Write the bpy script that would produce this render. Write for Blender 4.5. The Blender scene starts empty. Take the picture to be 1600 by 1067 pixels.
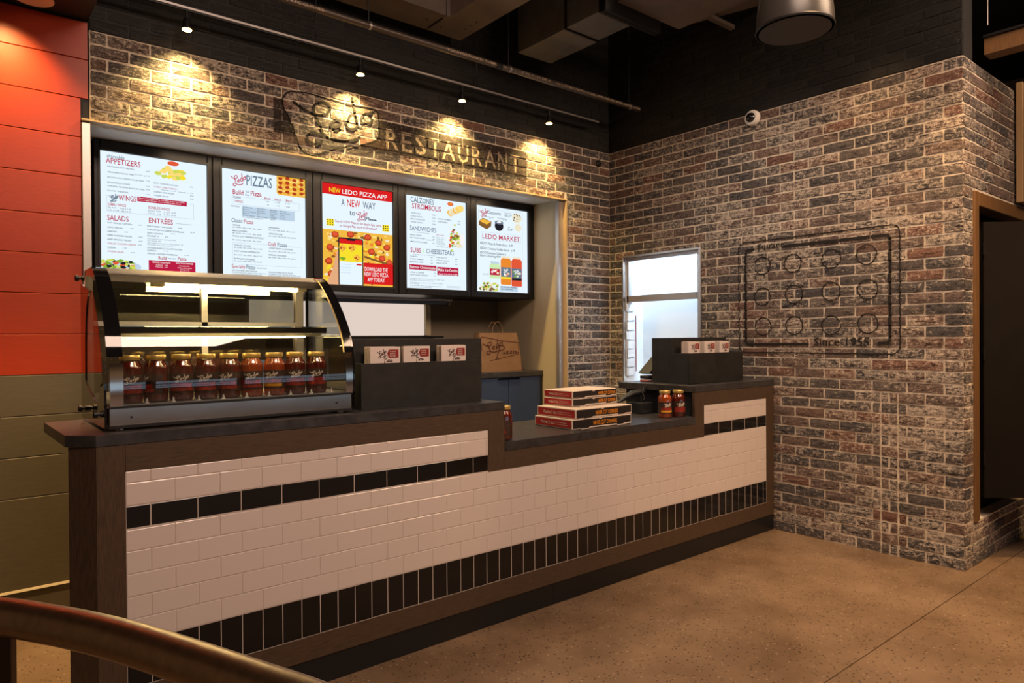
import bpy, bmesh, math, random
from mathutils import Vector, Matrix
PI = math.pi
random.seed(7)
SC = bpy.context.scene
COL = SC.collection

# ------------------------------------------------------------ camera
CAM = Vector((-4.68221, -2.67621, 1.41367))
cam_data = bpy.data.cameras.new('camera')
cam = bpy.data.objects.new('camera', cam_data)
COL.objects.link(cam)
FW = Vector((0.63623762, 0.77146775, -0.00626165))
RT = Vector((0.77143481, -0.63626836, -0.00713457))
UP = Vector((0.00948818, 0.00029117, 0.99995494))
cam.matrix_world = Matrix(((RT.x, UP.x, -FW.x, CAM.x), (RT.y, UP.y, -FW.y, CAM.y), (RT.z, UP.z, -FW.z, CAM.z), (0, 0, 0, 1)))
cam_data.sensor_width = 36.0
cam_data.lens = 24.326
cam_data.clip_start = 0.05
SC.camera = cam

# ------------------------------------------------------------ light and exposure
SC.view_settings.view_transform = 'Standard'
SC.view_settings.look = 'None'
SC.view_settings.exposure = 0.0
SC.view_settings.gamma = 1.0
SC.view_settings.use_curve_mapping = False
world = bpy.data.worlds.new('world'); SC.world = world
world.use_nodes = True
world.node_tree.nodes['Background'].inputs[0].default_value = (0.9, 0.75, 0.6, 1)
world.node_tree.nodes['Background'].inputs[1].default_value = 0.02
WARM = (1.0, 0.60, 0.27)
SOFTW = (1.0, 0.74, 0.50)

def spot(name, loc, target, energy, color, size, blend=0.5, radius=0.03):
    l = bpy.data.lights.new(name, 'SPOT'); l.energy = energy; l.color = color
    l.spot_size = math.radians(size); l.spot_blend = blend; l.shadow_soft_size = radius
    o = bpy.data.objects.new(name, l); COL.objects.link(o); o.location = loc
    d = Vector(target) - Vector(loc)
    o.rotation_euler = d.to_track_quat('-Z', 'Y').to_euler()
    return o
def area(name, loc, target, energy, color, sx, sy):
    l = bpy.data.lights.new(name, 'AREA'); l.energy = energy; l.color = color
    l.shape = 'RECTANGLE'; l.size = sx; l.size_y = sy
    o = bpy.data.objects.new(name, l); COL.objects.link(o); o.location = loc
    d = Vector(target) - Vector(loc)
    o.rotation_euler = d.to_track_quat('-Z', 'Y').to_euler()
    return o

# ceiling downlights of the dining room (soft, warm)
area('room_light', (-3.4, -2.6, 3.9), (-3.2, -1.2, 0.4), 100, (1.0, 0.70, 0.54), 1.6, 1.2)
area('room_light', (-0.6, -3.0, 3.9), (-0.4, -0.3, 1.0), 105, (1.0, 0.68, 0.45), 1.6, 1.2)
spot('downlight', (-0.45, -1.55, 3.7), (-0.15, -1.25, 0), 210, WARM, 62, 0.8, 0.06)
spot('downlight', (0.75, -2.6, 3.7), (0.35, -1.8, 0), 240, WARM, 60, 0.8, 0.06)
spot('downlight', (-1.9, -1.9, 3.8), (-1.7, -1.5, 0), 150, WARM, 75, 0.9, 0.08)
spot('downlight', (-4.45, 0.95, 3.10), (-4.35, 0.9, 0), 420, WARM, 50, 0.8, 0.05)
spot('downlight', (-0.42, -0.75, 3.72), (-0.16, -0.75, 0), 70, WARM, 70, 0.9, 0.05)
spot('wall_washer', (-1.3, 0.1, 3.7), (0.0, -0.1, 1.5), 215, (1.0, 0.82, 0.66), 88, 1.0, 0.15)
spot('aisle_light', (-2.2, 0.95, 3.4), (-2.2, 0.6, 0.9), 75, (1.0, 0.72, 0.45), 110, 0.8, 0.05)
spot('added_rear_fill', (-2.0, -6.0, 4.0), (-2.0, -6.4, 0), 420, (1.0, 0.66, 0.40), 120, 0.8, 0.1)  # unseen lamp, added to warm what the case tray reflects
area('alcove_light', (-2.3, 1.85, 2.57), (-2.3, 2.2, 0.8), 7, (1.0, 0.72, 0.45), 2.6, 0.1)
area('kitchen_light', (0.29, 1.0, 2.38), (0.29, 1.0, 1.0), 17, (0.62, 0.82, 1.0), 0.16, 0.9)

# ------------------------------------------------------------ materials
def new_mat(name):
    m = bpy.data.materials.new(name); m.use_nodes = True
    nt = m.node_tree; b = nt.nodes['Principled BSDF']
    return m, nt, b
def N(nt, t, **k):
    n = nt.nodes.new(t)
    for a, v in k.items():
        if a.startswith('i_'):
            key = a[2:]
            n.inputs[int(key) if key.isdigit() else key].default_value = v
        else: setattr(n, a, v)
    return n
def L(nt, a, b): nt.links.new(a, b)
def rgba(c): return (c[0], c[1], c[2], 1)
def simple(name, col, rough=0.5, metal=0.0, noise=0.0, nscale=20.0, bump=0.0, bscale=80.0, stretch=None, coat=0.0):
    m, nt, b = new_mat(name)
    b.inputs['Base Color'].default_value = rgba(col)
    b.inputs['Roughness'].default_value = rough
    b.inputs['Metallic'].default_value = metal
    b.inputs['Coat Weight'].default_value = coat
    if noise or bump:
        tc = N(nt, 'ShaderNodeNewGeometry'); mp = N(nt, 'ShaderNodeMapping')
        L(nt, tc.outputs['Position'], mp.inputs[0])
        if stretch: mp.inputs['Scale'].default_value = stretch
    if noise:
        n = N(nt, 'ShaderNodeTexNoise', i_Scale=nscale, i_Detail=6.0, i_Roughness=0.6)
        L(nt, mp.outputs[0], n.inputs['Vector'])
        mr = N(nt, 'ShaderNodeMapRange'); mr.inputs['From Min'].default_value = .3; mr.inputs['From Max'].default_value = .7
        mr.inputs['To Min'].default_value = 1 - noise; mr.inputs['To Max'].default_value = 1 + noise
        L(nt, n.outputs['Fac'], mr.inputs['Value'])
        mx = N(nt, 'ShaderNodeVectorMath', operation='SCALE'); mx.inputs[0].default_value = col
        L(nt, mr.outputs[0], mx.inputs['Scale']); L(nt, mx.outputs[0], b.inputs['Base Color'])
    if bump:
        n = N(nt, 'ShaderNodeTexNoise', i_Scale=bscale, i_Detail=4.0)
        L(nt, mp.outputs[0], n.inputs['Vector'])
        bp_ = N(nt, 'ShaderNodeBump', i_Strength=bump, i_Distance=0.004)
        L(nt, n.outputs['Fac'], bp_.inputs['Height']); L(nt, bp_.outputs[0], b.inputs['Normal'])
    return m
def emit(name, col, s=1.0):
    m, nt, b = new_mat(name)
    nt.nodes.remove(b)
    e = N(nt, 'ShaderNodeEmission'); e.inputs[0].default_value = rgba(col); e.inputs[1].default_value = s
    L(nt, e.outputs[0], nt.nodes['Material Output'].inputs[0])
    return m
def thin_glass(name, tint=(0.95, 0.97, 0.95), refl=0.08, rough=0.0):
    m, nt, b = new_mat(name); nt.nodes.remove(b)
    t = N(nt, 'ShaderNodeBsdfTransparent'); t.inputs[0].default_value = rgba(tint)
    g = N(nt, 'ShaderNodeBsdfGlossy'); g.inputs['Roughness'].default_value = rough
    lw = N(nt, 'ShaderNodeLayerWeight', i_Blend=0.35)
    mr = N(nt, 'ShaderNodeMapRange'); mr.inputs['To Min'].default_value = refl; mr.inputs['To Max'].default_value = 0.7
    L(nt, lw.outputs['Fresnel'], mr.inputs['Value'])
    mx = N(nt, 'ShaderNodeMixShader'); L(nt, mr.outputs[0], mx.inputs[0])
    L(nt, t.outputs[0], mx.inputs[1]); L(nt, g.outputs[0], mx.inputs[2])
    L(nt, mx.outputs[0], nt.nodes['Material Output'].inputs[0])
    return m

CH = 3.066 / 44          # brick course height
ZTOP = 3.066             # top of the bare brick, black paint above
def brick_mat(name, axis, anchor, LEN, black=False):
    m, nt, b = new_mat(name)
    g = N(nt, 'ShaderNodeNewGeometry'); sp = N(nt, 'ShaderNodeSeparateXYZ'); L(nt, g.outputs['Position'], sp.inputs[0])
    def M(op, a, bb=None):
        n = N(nt, 'ShaderNodeMath', operation=op)
        for i, v in enumerate((a, bb)):
            if v is None: continue
            if isinstance(v, (int, float)): n.inputs[i].default_value = v
            else: L(nt, v, n.inputs[i])
        return n.outputs[0]
    course = M('FLOOR', M('DIVIDE', sp.outputs[2], CH))
    par = M('FRACT', M('MULTIPLY', course, 0.5))
    a = sp.outputs[axis]
    idx = M('FLOOR', M('SUBTRACT', M('DIVIDE', M('SUBTRACT', a, anchor), LEN), par))
    cb = N(nt, 'ShaderNodeCombineXYZ', i_2=3.7 + axis)
    L(nt, idx, cb.inputs[0]); L(nt, course, cb.inputs[1])
    wn = N(nt, 'ShaderNodeTexWhiteNoise', noise_dimensions='3D'); L(nt, cb.outputs[0], wn.inputs['Vector'])
    ramp = N(nt, 'ShaderNodeValToRGB'); cr = ramp.color_ramp; cr.interpolation = 'CONSTANT'
    if black:
        cols = [(0, (.011, .0105, .0105)), (.5, (.015, .014, .014))]
    else:
        cols = [(0, (.066, .060, .062)), (.20, (.118, .084, .074)), (.36, (.084, .073, .070)), (.52, (.135, .094, .078)),
                (.64, (.105, .086, .077)), (.76, (.140, .088, .070)), (.87, (.074, .062, .060)), (.94, (.155, .080, .060))]
    while len(cr.elements) < len(cols): cr.elements.new(0.5)
    for e, (p, c) in zip(cr.elements, cols): e.position = p; e.color = rgba(c)
    L(nt, wn.outputs['Value'], ramp.inputs[0])
    rc = N(nt, 'ShaderNodeSeparateColor'); L(nt, wn.outputs['Color'], rc.inputs[0])
    # cracks: long, slightly slanted folds
    mp = N(nt, 'ShaderNodeMapping'); mp.inputs['Rotation'].default_value = (0, 0.28, 0) if axis == 0 else (0.28, 0, 0)
    mp.inputs['Scale'].default_value = (22, 22, 75)
    ad = N(nt, 'ShaderNodeVectorMath', operation='ADD'); L(nt, g.outputs['Position'], ad.inputs[0]); L(nt, wn.outputs['Color'], ad.inputs[1])
    L(nt, ad.outputs[0], mp.inputs[0])
    nc = N(nt, 'ShaderNodeTexNoise', i_Scale=1.0, i_Detail=5.0, i_Roughness=.65, i_Distortion=.8); L(nt, mp.outputs[0], nc.inputs['Vector'])
    ngr = N(nt, 'ShaderNodeTexNoise', i_Scale=190.0, i_Detail=4.0, i_Roughness=.7); L(nt, g.outputs['Position'], ngr.inputs['Vector'])
    nb = N(nt, 'ShaderNodeTexNoise', i_Scale=48.0, i_Detail=9.0, i_Roughness=.82); L(nt, ad.outputs[0], nb.inputs['Vector'])
    big = N(nt, 'ShaderNodeTexNoise', i_Scale=1.6, i_Detail=3.0); L(nt, g.outputs['Position'], big.inputs['Vector'])
    col = ramp.outputs[0]
    if not black:
        # whitewash smeared over the face, more on some bricks than on others
        thr = M('ADD', M('SUBTRACT', .625, M('MULTIPLY', rc.outputs[1], .09)), M('MULTIPLY', M('SUBTRACT', .5, big.outputs['Fac']), .22))
        w = N(nt, 'ShaderNodeMapRange', clamp=True); L(nt, M('SUBTRACT', M('ADD', M('MULTIPLY', nb.outputs['Fac'], .72), M('MULTIPLY', nc.outputs['Fac'], .35)), thr), w.inputs['Value'])
        w.inputs['From Min'].default_value = -.045; w.inputs['From Max'].default_value = .045; w.inputs['To Max'].default_value = .78
        mx = N(nt, 'ShaderNodeMix', data_type='RGBA'); L(nt, w.outputs[0], mx.inputs[0]); L(nt, col, mx.inputs[6]); mx.inputs[7].default_value = (.52, .44, .36, 1)
        col = mx.outputs[2]
        cr2 = N(nt, 'ShaderNodeMapRange', clamp=True); L(nt, nc.outputs['Fac'], cr2.inputs['Value'])
        cr2.inputs['From Min'].default_value = .36; cr2.inputs['From Max'].default_value = .46; cr2.inputs['To Min'].default_value = .22; cr2.inputs['To Max'].default_value = 1.0
        gr = N(nt, 'ShaderNodeMapRange', clamp=True); L(nt, ngr.outputs['Fac'], gr.inputs['Value'])
        gr.inputs['From Min'].default_value = .35; gr.inputs['From Max'].default_value = .62; gr.inputs['To Min'].default_value = .5; gr.inputs['To Max'].default_value = 1.5
        sc = N(nt, 'ShaderNodeVectorMath', operation='SCALE'); L(nt, col, sc.inputs[0]); L(nt, M('MULTIPLY', cr2.outputs[0], gr.outputs[0]), sc.inputs['Scale'])
        col = sc.outputs[0]
    L(nt, col, b.inputs['Base Color'])
    b.inputs['Roughness'].default_value = .45 if black else .85
    b.inputs['Specular IOR Level'].default_value = .35
    h = M('ADD', M('MULTIPLY', nc.outputs['Fac'], .9), M('MULTIPLY', ngr.outputs['Fac'], .35))
    bm_ = N(nt, 'ShaderNodeBump', i_Strength=.75, i_Distance=.010); L(nt, h, bm_.inputs['Height']); L(nt, bm_.outputs[0], b.inputs['Normal'])
    return m

AX_B, L_B = -0.2376, 0.2137
AX_R, L_R = -1.0039, 0.2110
AX_T, L_T = 0.107, 0.2137
M_BRICK_B = brick_mat('brick_back', 0, AX_B, L_B)
M_BRICK_R = brick_mat('brick_right', 1, AX_R, L_R)
M_BRICK_T = brick_mat('brick_return', 0, AX_T, L_T)
M_BLACKBRICK = brick_mat('black_brick', 0, AX_B, L_B, True)
M_BLACKBRICK_R = brick_mat('black_brick_side', 1, AX_R, L_R, True)
M_MORTAR = simple('mortar', (.62, .53, .42), .95, noise=.30, nscale=30, bump=.6, bscale=120)
M_BLACKMORTAR = simple('black_mortar', (.010, .010, .011), .7, bump=.5, bscale=90)
M_BLACK = simple('black_paint', (.012, .011, .011), .6)
M_WOOD = simple('dark_wood_laminate', (.066, .039, .022), .5, noise=.35, nscale=6, stretch=(3, 8, 40), bump=.15, bscale=60)
M_WOODV = simple('dark_wood_laminate_upright', (.066, .039, .022), .5, noise=.35, nscale=6, stretch=(40, 8, 3), bump=.15, bscale=60)
M_SLAB = simple('dark_stone_laminate', (.036, .033, .034), .33, noise=.45, nscale=18, bump=.10, bscale=50)
M_SLABTOP = simple('dark_slab', (.036, .033, .034), .33, noise=.45, nscale=18)
M_HOLDER = simple('dark_laminate_box', (.011, .0105, .010), .6, noise=.5, nscale=14)
M_WTILE = simple('white_glazed_tile', (.64, .56, .53), .14, coat=.3)
M_BTILE = simple('black_glazed_tile', (.006, .0055, .006), .12, bump=.08, bscale=25)
M_GROUT = simple('grout', (.50, .43, .39), .8)
M_TOE = simple('black_toe_kick', (.007, .007, .008), .35)
M_RED = simple('red_painted_board', (.42, .034, .002), .42, noise=.10, nscale=8, stretch=(1.5, 4, 30), bump=.10, bscale=14)
M_GREY = simple('taupe_painted_board', (.115, .100, .062), .5, noise=.12, nscale=8, stretch=(1.5, 4, 30), bump=.10, bscale=14)
M_STEEL = simple('brushed_steel', (.62, .60, .58), .28, 1.0, noise=.08, nscale=40, stretch=(1, 1, 20))
M_MIRROR = simple('polished_steel', (.72, .68, .64), .12, 1.0, bump=.10, bscale=7)
M_ALU = simple('grey_aluminium', (.50, .47, .46), .38, .8)
M_BRONZE = simple('bronze_tube', (.42, .31, .19), .33, 1.0, noise=.15, nscale=60, bump=.05, bscale=200)
M_BLKPL = simple('black_plastic', (.010, .010, .011), .5)
M_BLKGLOSS = simple('gloss_black', (.006, .006, .007), .06, coat=.5)
M_BLKMET = simple('black_metal', (.02, .02, .022), .4, .6)
M_DUCT = simple('painted_duct', (.150, .118, .100), .55, noise=.2, nscale=5)
M_DUCTB = simple('black_duct', (.11, .112, .118), .5, noise=.15, nscale=9)
M_BEIGE = simple('beige_paint', (.50, .42, .28), .7)
M_TAUPEW = simple('taupe_wall', (.20, .165, .125), .8)
M_CREAM = simple('cream_panel', (.80, .70, .64), .6)
M_NAVY = simple('navy_cabinet', (.020, .040, .095), .7)
M_KRAFT = simple('kraft_paper', (.33, .19, .09), .85, noise=.12, nscale=12, bump=.25, bscale=14)
M_PAPER = simple('white_card', (.72, .62, .58), .7)
M_PAPERED = simple('card_edge', (.60, .48, .42), .8, noise=.3, nscale=300)
M_WHITE = simple('white_plastic', (.72, .68, .64), .4)
M_INKR = simple('crimson_ink', (.27, .012, .014), .6)
M_INKD = simple('dark_ink', (.05, .008, .008), .6)
M_INKK = simple('brown_ink', (.10, .025, .015), .8)
M_INKW = simple('cream_ink', (.75, .66, .55), .6)
M_INKO = simple('orange_ink', (.80, .27, .01), .55)
M_BOXW = simple('white_cardboard', (.62, .52, .44), .8)
M_BOXK = simple('black_print', (.014, .010, .009), .5)
M_BOXR = simple('red_print', (.36, .018, .016), .5)
M_GOLD = simple('gold_lid', (.66, .46, .14), .32, .6)
M_SAUCE = simple('red_sauce', (.17, .016, .006), .16, coat=.8, noise=.3, nscale=25)
M_SAUCEO = simple('orange_sauce', (.55, .10, .010), .16, coat=.8, noise=.25, nscale=25)
M_LABEL = simple('jar_label', (.045, .022, .016), .45, noise=.7, nscale=55)
M_LABELR = simple('jar_label_red', (.30, .022, .012), .45, noise=.5, nscale=60)
M_LABELY = simple('jar_label_yellow', (.70, .32, .02), .45)
M_WOODTRIM = simple('brown_wood_trim', (.15, .075, .028), .45, noise=.3, nscale=5, stretch=(30, 30, 2))
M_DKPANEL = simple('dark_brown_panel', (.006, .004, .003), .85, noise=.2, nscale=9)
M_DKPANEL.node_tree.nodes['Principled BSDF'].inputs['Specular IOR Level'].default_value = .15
M_SIDEBOARD = simple('light_brown_board', (.30, .19, .09), .6)
M_PASS = emit('cream_panel_glow', (.80, .66, .58), .95)  # emission stands in for the light on the cream panel
M_KITCHEN = simple('kitchen_white', (.82, .85, .88), .4)
M_CASEFLOOR = simple('case_floor', (.55, .50, .42), .25, .7)
M_LITTRIM = simple('spotlit_trim_tint', (.52, .37, .20), .45, .25)  # gold light of the rail spots is put into the trim colour
M_GLASS = thin_glass('clear_glass')
M_GLASSR = thin_glass('rear_glass', (.62, .62, .55), .10)
M_GLASSD = thin_glass('jar_glass', (.97, .93, .88), .10)
M_LAMP = emit('lamp_glow', (1.0, .62, .22), 40)
M_TUBE = emit('tube_glow', (1.0, .74, .32), 55)
M_REFLGLOW = emit('added_reflection_glow', (.60, .80, 1.0), 1.0)  # added glow behind the camera, for blue reflections in the case glass
M_CEILLAMP = emit('ceiling_lamp_glow', (1.0, .72, .45), 6)

def floor_mat():
    m, nt, b = new_mat('polished_concrete')
    g = N(nt, 'ShaderNodeNewGeometry')
    n1 = N(nt, 'ShaderNodeTexNoise', i_Scale=1.7, i_Detail=6.0, i_Roughness=.6); L(nt, g.outputs['Position'], n1.inputs['Vector'])
    r = N(nt, 'ShaderNodeValToRGB'); L(nt, n1.outputs['Fac'], r.inputs[0])
    r.color_ramp.elements[0].position = .35; r.color_ramp.elements[0].color = (.125, .080, .046, 1)
    r.color_ramp.elements[1].position = .65; r.color_ramp.elements[1].color = (.225, .152, .094, 1)
    v = N(nt, 'ShaderNodeTexVoronoi', i_Scale=75.0, i_Randomness=1.0); L(nt, g.outputs['Position'], v.inputs['Vector'])
    sp = N(nt, 'ShaderNodeSeparateColor'); L(nt, v.outputs['Color'], sp.inputs[0])
    s1 = N(nt, 'ShaderNodeMath', operation='GREATER_THAN', i_1=.80); L(nt, sp.outputs[0], s1.inputs[0])
    s2 = N(nt, 'ShaderNodeMath', operation='LESS_THAN', i_1=.35); L(nt, v.outputs['Distance'], s2.inputs[0])
    s3 = N(nt, 'ShaderNodeMath', operation='MULTIPLY'); L(nt, s1.outputs[0], s3.inputs[0]); L(nt, s2.outputs[0], s3.inputs[1])
    s4 = N(nt, 'ShaderNodeMath', operation='MULTIPLY', i_1=.85); L(nt, s3.outputs[0], s4.inputs[0])
    mx = N(nt, 'ShaderNodeMix', data_type='RGBA'); L(nt, s4.outputs[0], mx.inputs[0]); L(nt, r.outputs[0], mx.inputs[6]); mx.inputs[7].default_value = (.028, .016, .010, 1)
    l1 = N(nt, 'ShaderNodeMath', operation='LESS_THAN', i_1=.06); L(nt, sp.outputs[0], l1.inputs[0])
    l2 = N(nt, 'ShaderNodeMath', operation='MULTIPLY'); L(nt, l1.outputs[0], l2.inputs[0]); L(nt, s2.outputs[0], l2.inputs[1])
    l3 = N(nt, 'ShaderNodeMath', operation='MULTIPLY', i_1=.5); L(nt, l2.outputs[0], l3.inputs[0])
    mx2 = N(nt, 'ShaderNodeMix', data_type='RGBA'); L(nt, l3.outputs[0], mx2.inputs[0]); L(nt, mx.outputs[2], mx2.inputs[6]); mx2.inputs[7].default_value = (.42, .32, .22, 1)
    L(nt, mx2.outputs[2], b.inputs['Base Color'])
    b.inputs['Roughness'].default_value = .34
    n2 = N(nt, 'ShaderNodeTexNoise', i_Scale=60.0); L(nt, g.outputs['Position'], n2.inputs['Vector'])
    bb = N(nt, 'ShaderNodeBump', i_Strength=.05, i_Distance=.002); L(nt, n2.outputs['Fac'], bb.inputs['Height']); L(nt, bb.outputs[0], b.inputs['Normal'])
    return m
M_FLOOR = floor_mat()

def worn_paint(name, col, keep=.55, soft=.12, scale=55.0):
    m, nt, b = new_mat(name)
    b.inputs['Base Color'].default_value = rgba(col); b.inputs['Roughness'].default_value = .85
    g = N(nt, 'ShaderNodeNewGeometry')
    n = N(nt, 'ShaderNodeTexNoise', i_Scale=scale, i_Detail=7.0, i_Roughness=.75); L(nt, g.outputs['Position'], n.inputs['Vector'])
    mr = N(nt, 'ShaderNodeMapRange', clamp=True); L(nt, n.outputs['Fac'], mr.inputs['Value'])
    mr.inputs['From Min'].default_value = keep + soft; mr.inputs['From Max'].default_value = keep - soft
    t = N(nt, 'ShaderNodeBsdfTransparent'); mx = N(nt, 'ShaderNodeMixShader')
    L(nt, mr.outputs[0], mx.inputs[0]); L(nt, t.outputs[0], mx.inputs[1]); L(nt, b.outputs[0], mx.inputs[2])
    L(nt, mx.outputs[0], nt.nodes['Material Output'].inputs[0])
    return m
M_PDARK = worn_paint('worn_black_paint', (.007, .005, .004), .70, .06)
M_PWASH = worn_paint('worn_dark_wash', (.022, .013, .009), .56, .18)
M_PLIGHT = worn_paint('worn_cream_paint', (.42, .33, .23), .56, .12)

# ------------------------------------------------------------ mesh helpers
class MB:
    def __init__(s, root=None):
        s.v = []; s.f = []; s.o = Vector(root.location) if root is not None else Vector((0, 0, 0)); s.sm = False
    def add(s, vs, fs):
        n = len(s.v); s.v += [tuple(Vector(p) - s.o) for p in vs]; s.f += [tuple(i + n for i in f) for f in fs]; return s
    def box(s, x0, x1, y0, y1, z0, z1):
        return s.add([(x, y, z) for z in (z0, z1) for y in (y0, y1) for x in (x0, x1)],
                     [(0, 2, 3, 1), (4, 5, 7, 6), (0, 1, 5, 4), (2, 6, 7, 3), (0, 4, 6, 2), (1, 3, 7, 5)])
    def prism(s, poly, axis, a0, a1):
        n = len(poly)
        def P(p, a): return (a, p[0], p[1]) if axis == 0 else (p[0], a, p[1]) if axis == 1 else (p[0], p[1], a)
        vs = [P(p, a0) for p in poly] + [P(p, a1) for p in poly]
        return s.add(vs, [tuple(range(n - 1, -1, -1)), tuple(range(n, 2 * n))] + [(i, (i + 1) % n, n + (i + 1) % n, n + i) for i in range(n)])
    def lathe(s, prof, c, n=24, axis=2):
        vs = []; fs = []
        for r, h in prof:
            for k in range(n):
                a = 2 * PI * k / n; u = r * math.cos(a); w = r * math.sin(a)
                p = (u, w, h) if axis == 2 else (h, u, w) if axis == 0 else (u, h, w)
                vs.append((c[0] + p[0], c[1] + p[1], c[2] + p[2]))
        m = len(prof)
        for j in range(m - 1):
            for k in range(n): fs.append((j * n + k, j * n + (k + 1) % n, (j + 1) * n + (k + 1) % n, (j + 1) * n + k))
        fs.append(tuple(range(n - 1, -1, -1))); fs.append(tuple((m - 1) * n + k for k in range(n)))
        s.sm = True
        return s.add(vs, fs)
    def tube(s, pts, r, n=10, caps=True):
        pts = [Vector(p) for p in pts]; vs = []; fs = []; m = len(pts); ref = None
        for i, p in enumerate(pts):
            t = (pts[min(i + 1, m - 1)] - pts[max(i - 1, 0)]).normalized()
            if ref is None: ref = t.orthogonal().normalized()
            ref = (ref - t * ref.dot(t)).normalized(); b = t.cross(ref)
            rr = r[i] if isinstance(r, (list, tuple)) else r
            for k in range(n):
                a = 2 * PI * k / n; vs.append(p + ref * math.cos(a) * rr + b * math.sin(a) * rr)
        for j in range(m - 1):
            for k in range(n): fs.append((j * n + k, j * n + (k + 1) % n, (j + 1) * n + (k + 1) % n, (j + 1) * n + k))
        if caps: fs.append(tuple(range(n - 1, -1, -1))); fs.append(tuple((m - 1) * n + k for k in range(n)))
        s.sm = True
        return s.add(vs, fs)
    def mesh(s, name):
        me = bpy.data.meshes.new(name); me.from_pydata(s.v, [], s.f); me.update()
        if s.sm:
            me.polygons.foreach_set('use_smooth', [True] * len(me.polygons))
            try: me.set_sharp_from_angle(angle=math.radians(40))
            except Exception: pass
        return me
    def build(s, name, m, parent=None, bev=0.0, seg=1, label=None, fixn=False):
        me = s.mesh(name)
        if fixn:
            bm = bmesh.new(); bm.from_mesh(me); bmesh.ops.recalc_face_normals(bm, faces=bm.faces); bm.to_mesh(me); bm.free()
        me.materials.append(m)
        o = bpy.data.objects.new(name, me); COL.objects.link(o)
        if parent is not None: o.parent = parent
        if bev:
            md = o.modifiers.new('bevel', 'BEVEL'); md.width = bev; md.segments = seg; md.limit_method = 'ANGLE'
        if label: o['label'] = label
        return o
def thing(name, loc, label, cat, group=None, rz=0.0):
    o = bpy.data.objects.new(name, None); COL.objects.link(o); o.location = loc; o.rotation_euler = (0, 0, rz)
    o.empty_display_size = .1
    o['label'] = label; o['category'] = cat
    if group: o['group'] = group
    return o
def tag(o, label, cat, group=None):
    o['label'] = label; o['category'] = cat
    if group: o['group'] = group
    return o
def struct(o): o['kind'] = 'structure'; return o
def dup(root, loc, label, rz=None):
    r = root.copy(); COL.objects.link(r); r.location = loc; r['label'] = label
    if rz is not None: r.rotation_euler = (0, 0, rz)
    for ch in list(root.children):
        c = ch.copy(); COL.objects.link(c); c.parent = r
        for g in ch.children:
            d = g.copy(); COL.objects.link(d); d.parent = c
    return r

# ---- flat lettering
_tc = {}
def text2d(s):
    """triangles of a text, scaled so that its width and cap height are 1"""
    if s in _tc: return _tc[s]
    cu = bpy.data.curves.new('t', 'FONT'); cu.body = s; cu.resolution_u = 2; cu.offset = 0.010
    ob = bpy.data.objects.new('t', cu); COL.objects.link(ob)
    dg = bpy.context.evaluated_depsgraph_get(); dg.update()
    me = ob.evaluated_get(dg).to_mesh(); me.calc_loop_triangles()
    v = [(p.co.x, p.co.y) for p in me.vertices]; f = [tuple(t.vertices) for t in me.loop_triangles]
    ob.evaluated_get(dg).to_mesh_clear(); bpy.data.objects.remove(ob); bpy.data.curves.remove(cu)
    x0 = min(p[0] for p in v); x1 = max(p[0] for p in v); cap = .70
    v = [((p[0] - x0) / (x1 - x0), p[1] / cap) for p in v]
    _tc[s] = (v, f); return _tc[s]
def smooth(pts, n=5, closed=False):
    out = []; m = len(pts); P = lambda i: pts[i % m] if closed else pts[max(0, min(m - 1, i))]
    for i in range(m if closed else m - 1):
        a, b, c, d = P(i - 1), P(i), P(i + 1), P(i + 2)
        for k in range(n):
            t = k / n
            out.append(tuple(.5 * (2 * b[j] + (c[j] - a[j]) * t + (2 * a[j] - 5 * b[j] + 4 * c[j] - d[j]) * t * t + (3 * b[j] - a[j] - 3 * c[j] + d[j]) * t ** 3) for j in (0, 1)))
    out.append(pts[0] if closed else pts[-1])
    return out
def ribbon(pts, w):
    """2D quads following a stroke"""
    vs = []; m = len(pts)
    for i, p in enumerate(pts):
        a = pts[max(i - 1, 0)]; b = pts[min(i + 1, m - 1)]
        dx, dy = b[0] - a[0], b[1] - a[1]; l = math.hypot(dx, dy) or 1; nx, ny = -dy / l, dx / l
        ww = w[i] if isinstance(w, list) else w
        vs += [(p[0] - nx * ww / 2, p[1] - ny * ww / 2), (p[0] + nx * ww / 2, p[1] + ny * ww / 2)]
    return vs, [(2 * i, 2 * i + 1, 2 * i + 3, 2 * i + 2) for i in range(m - 1)]

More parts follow.
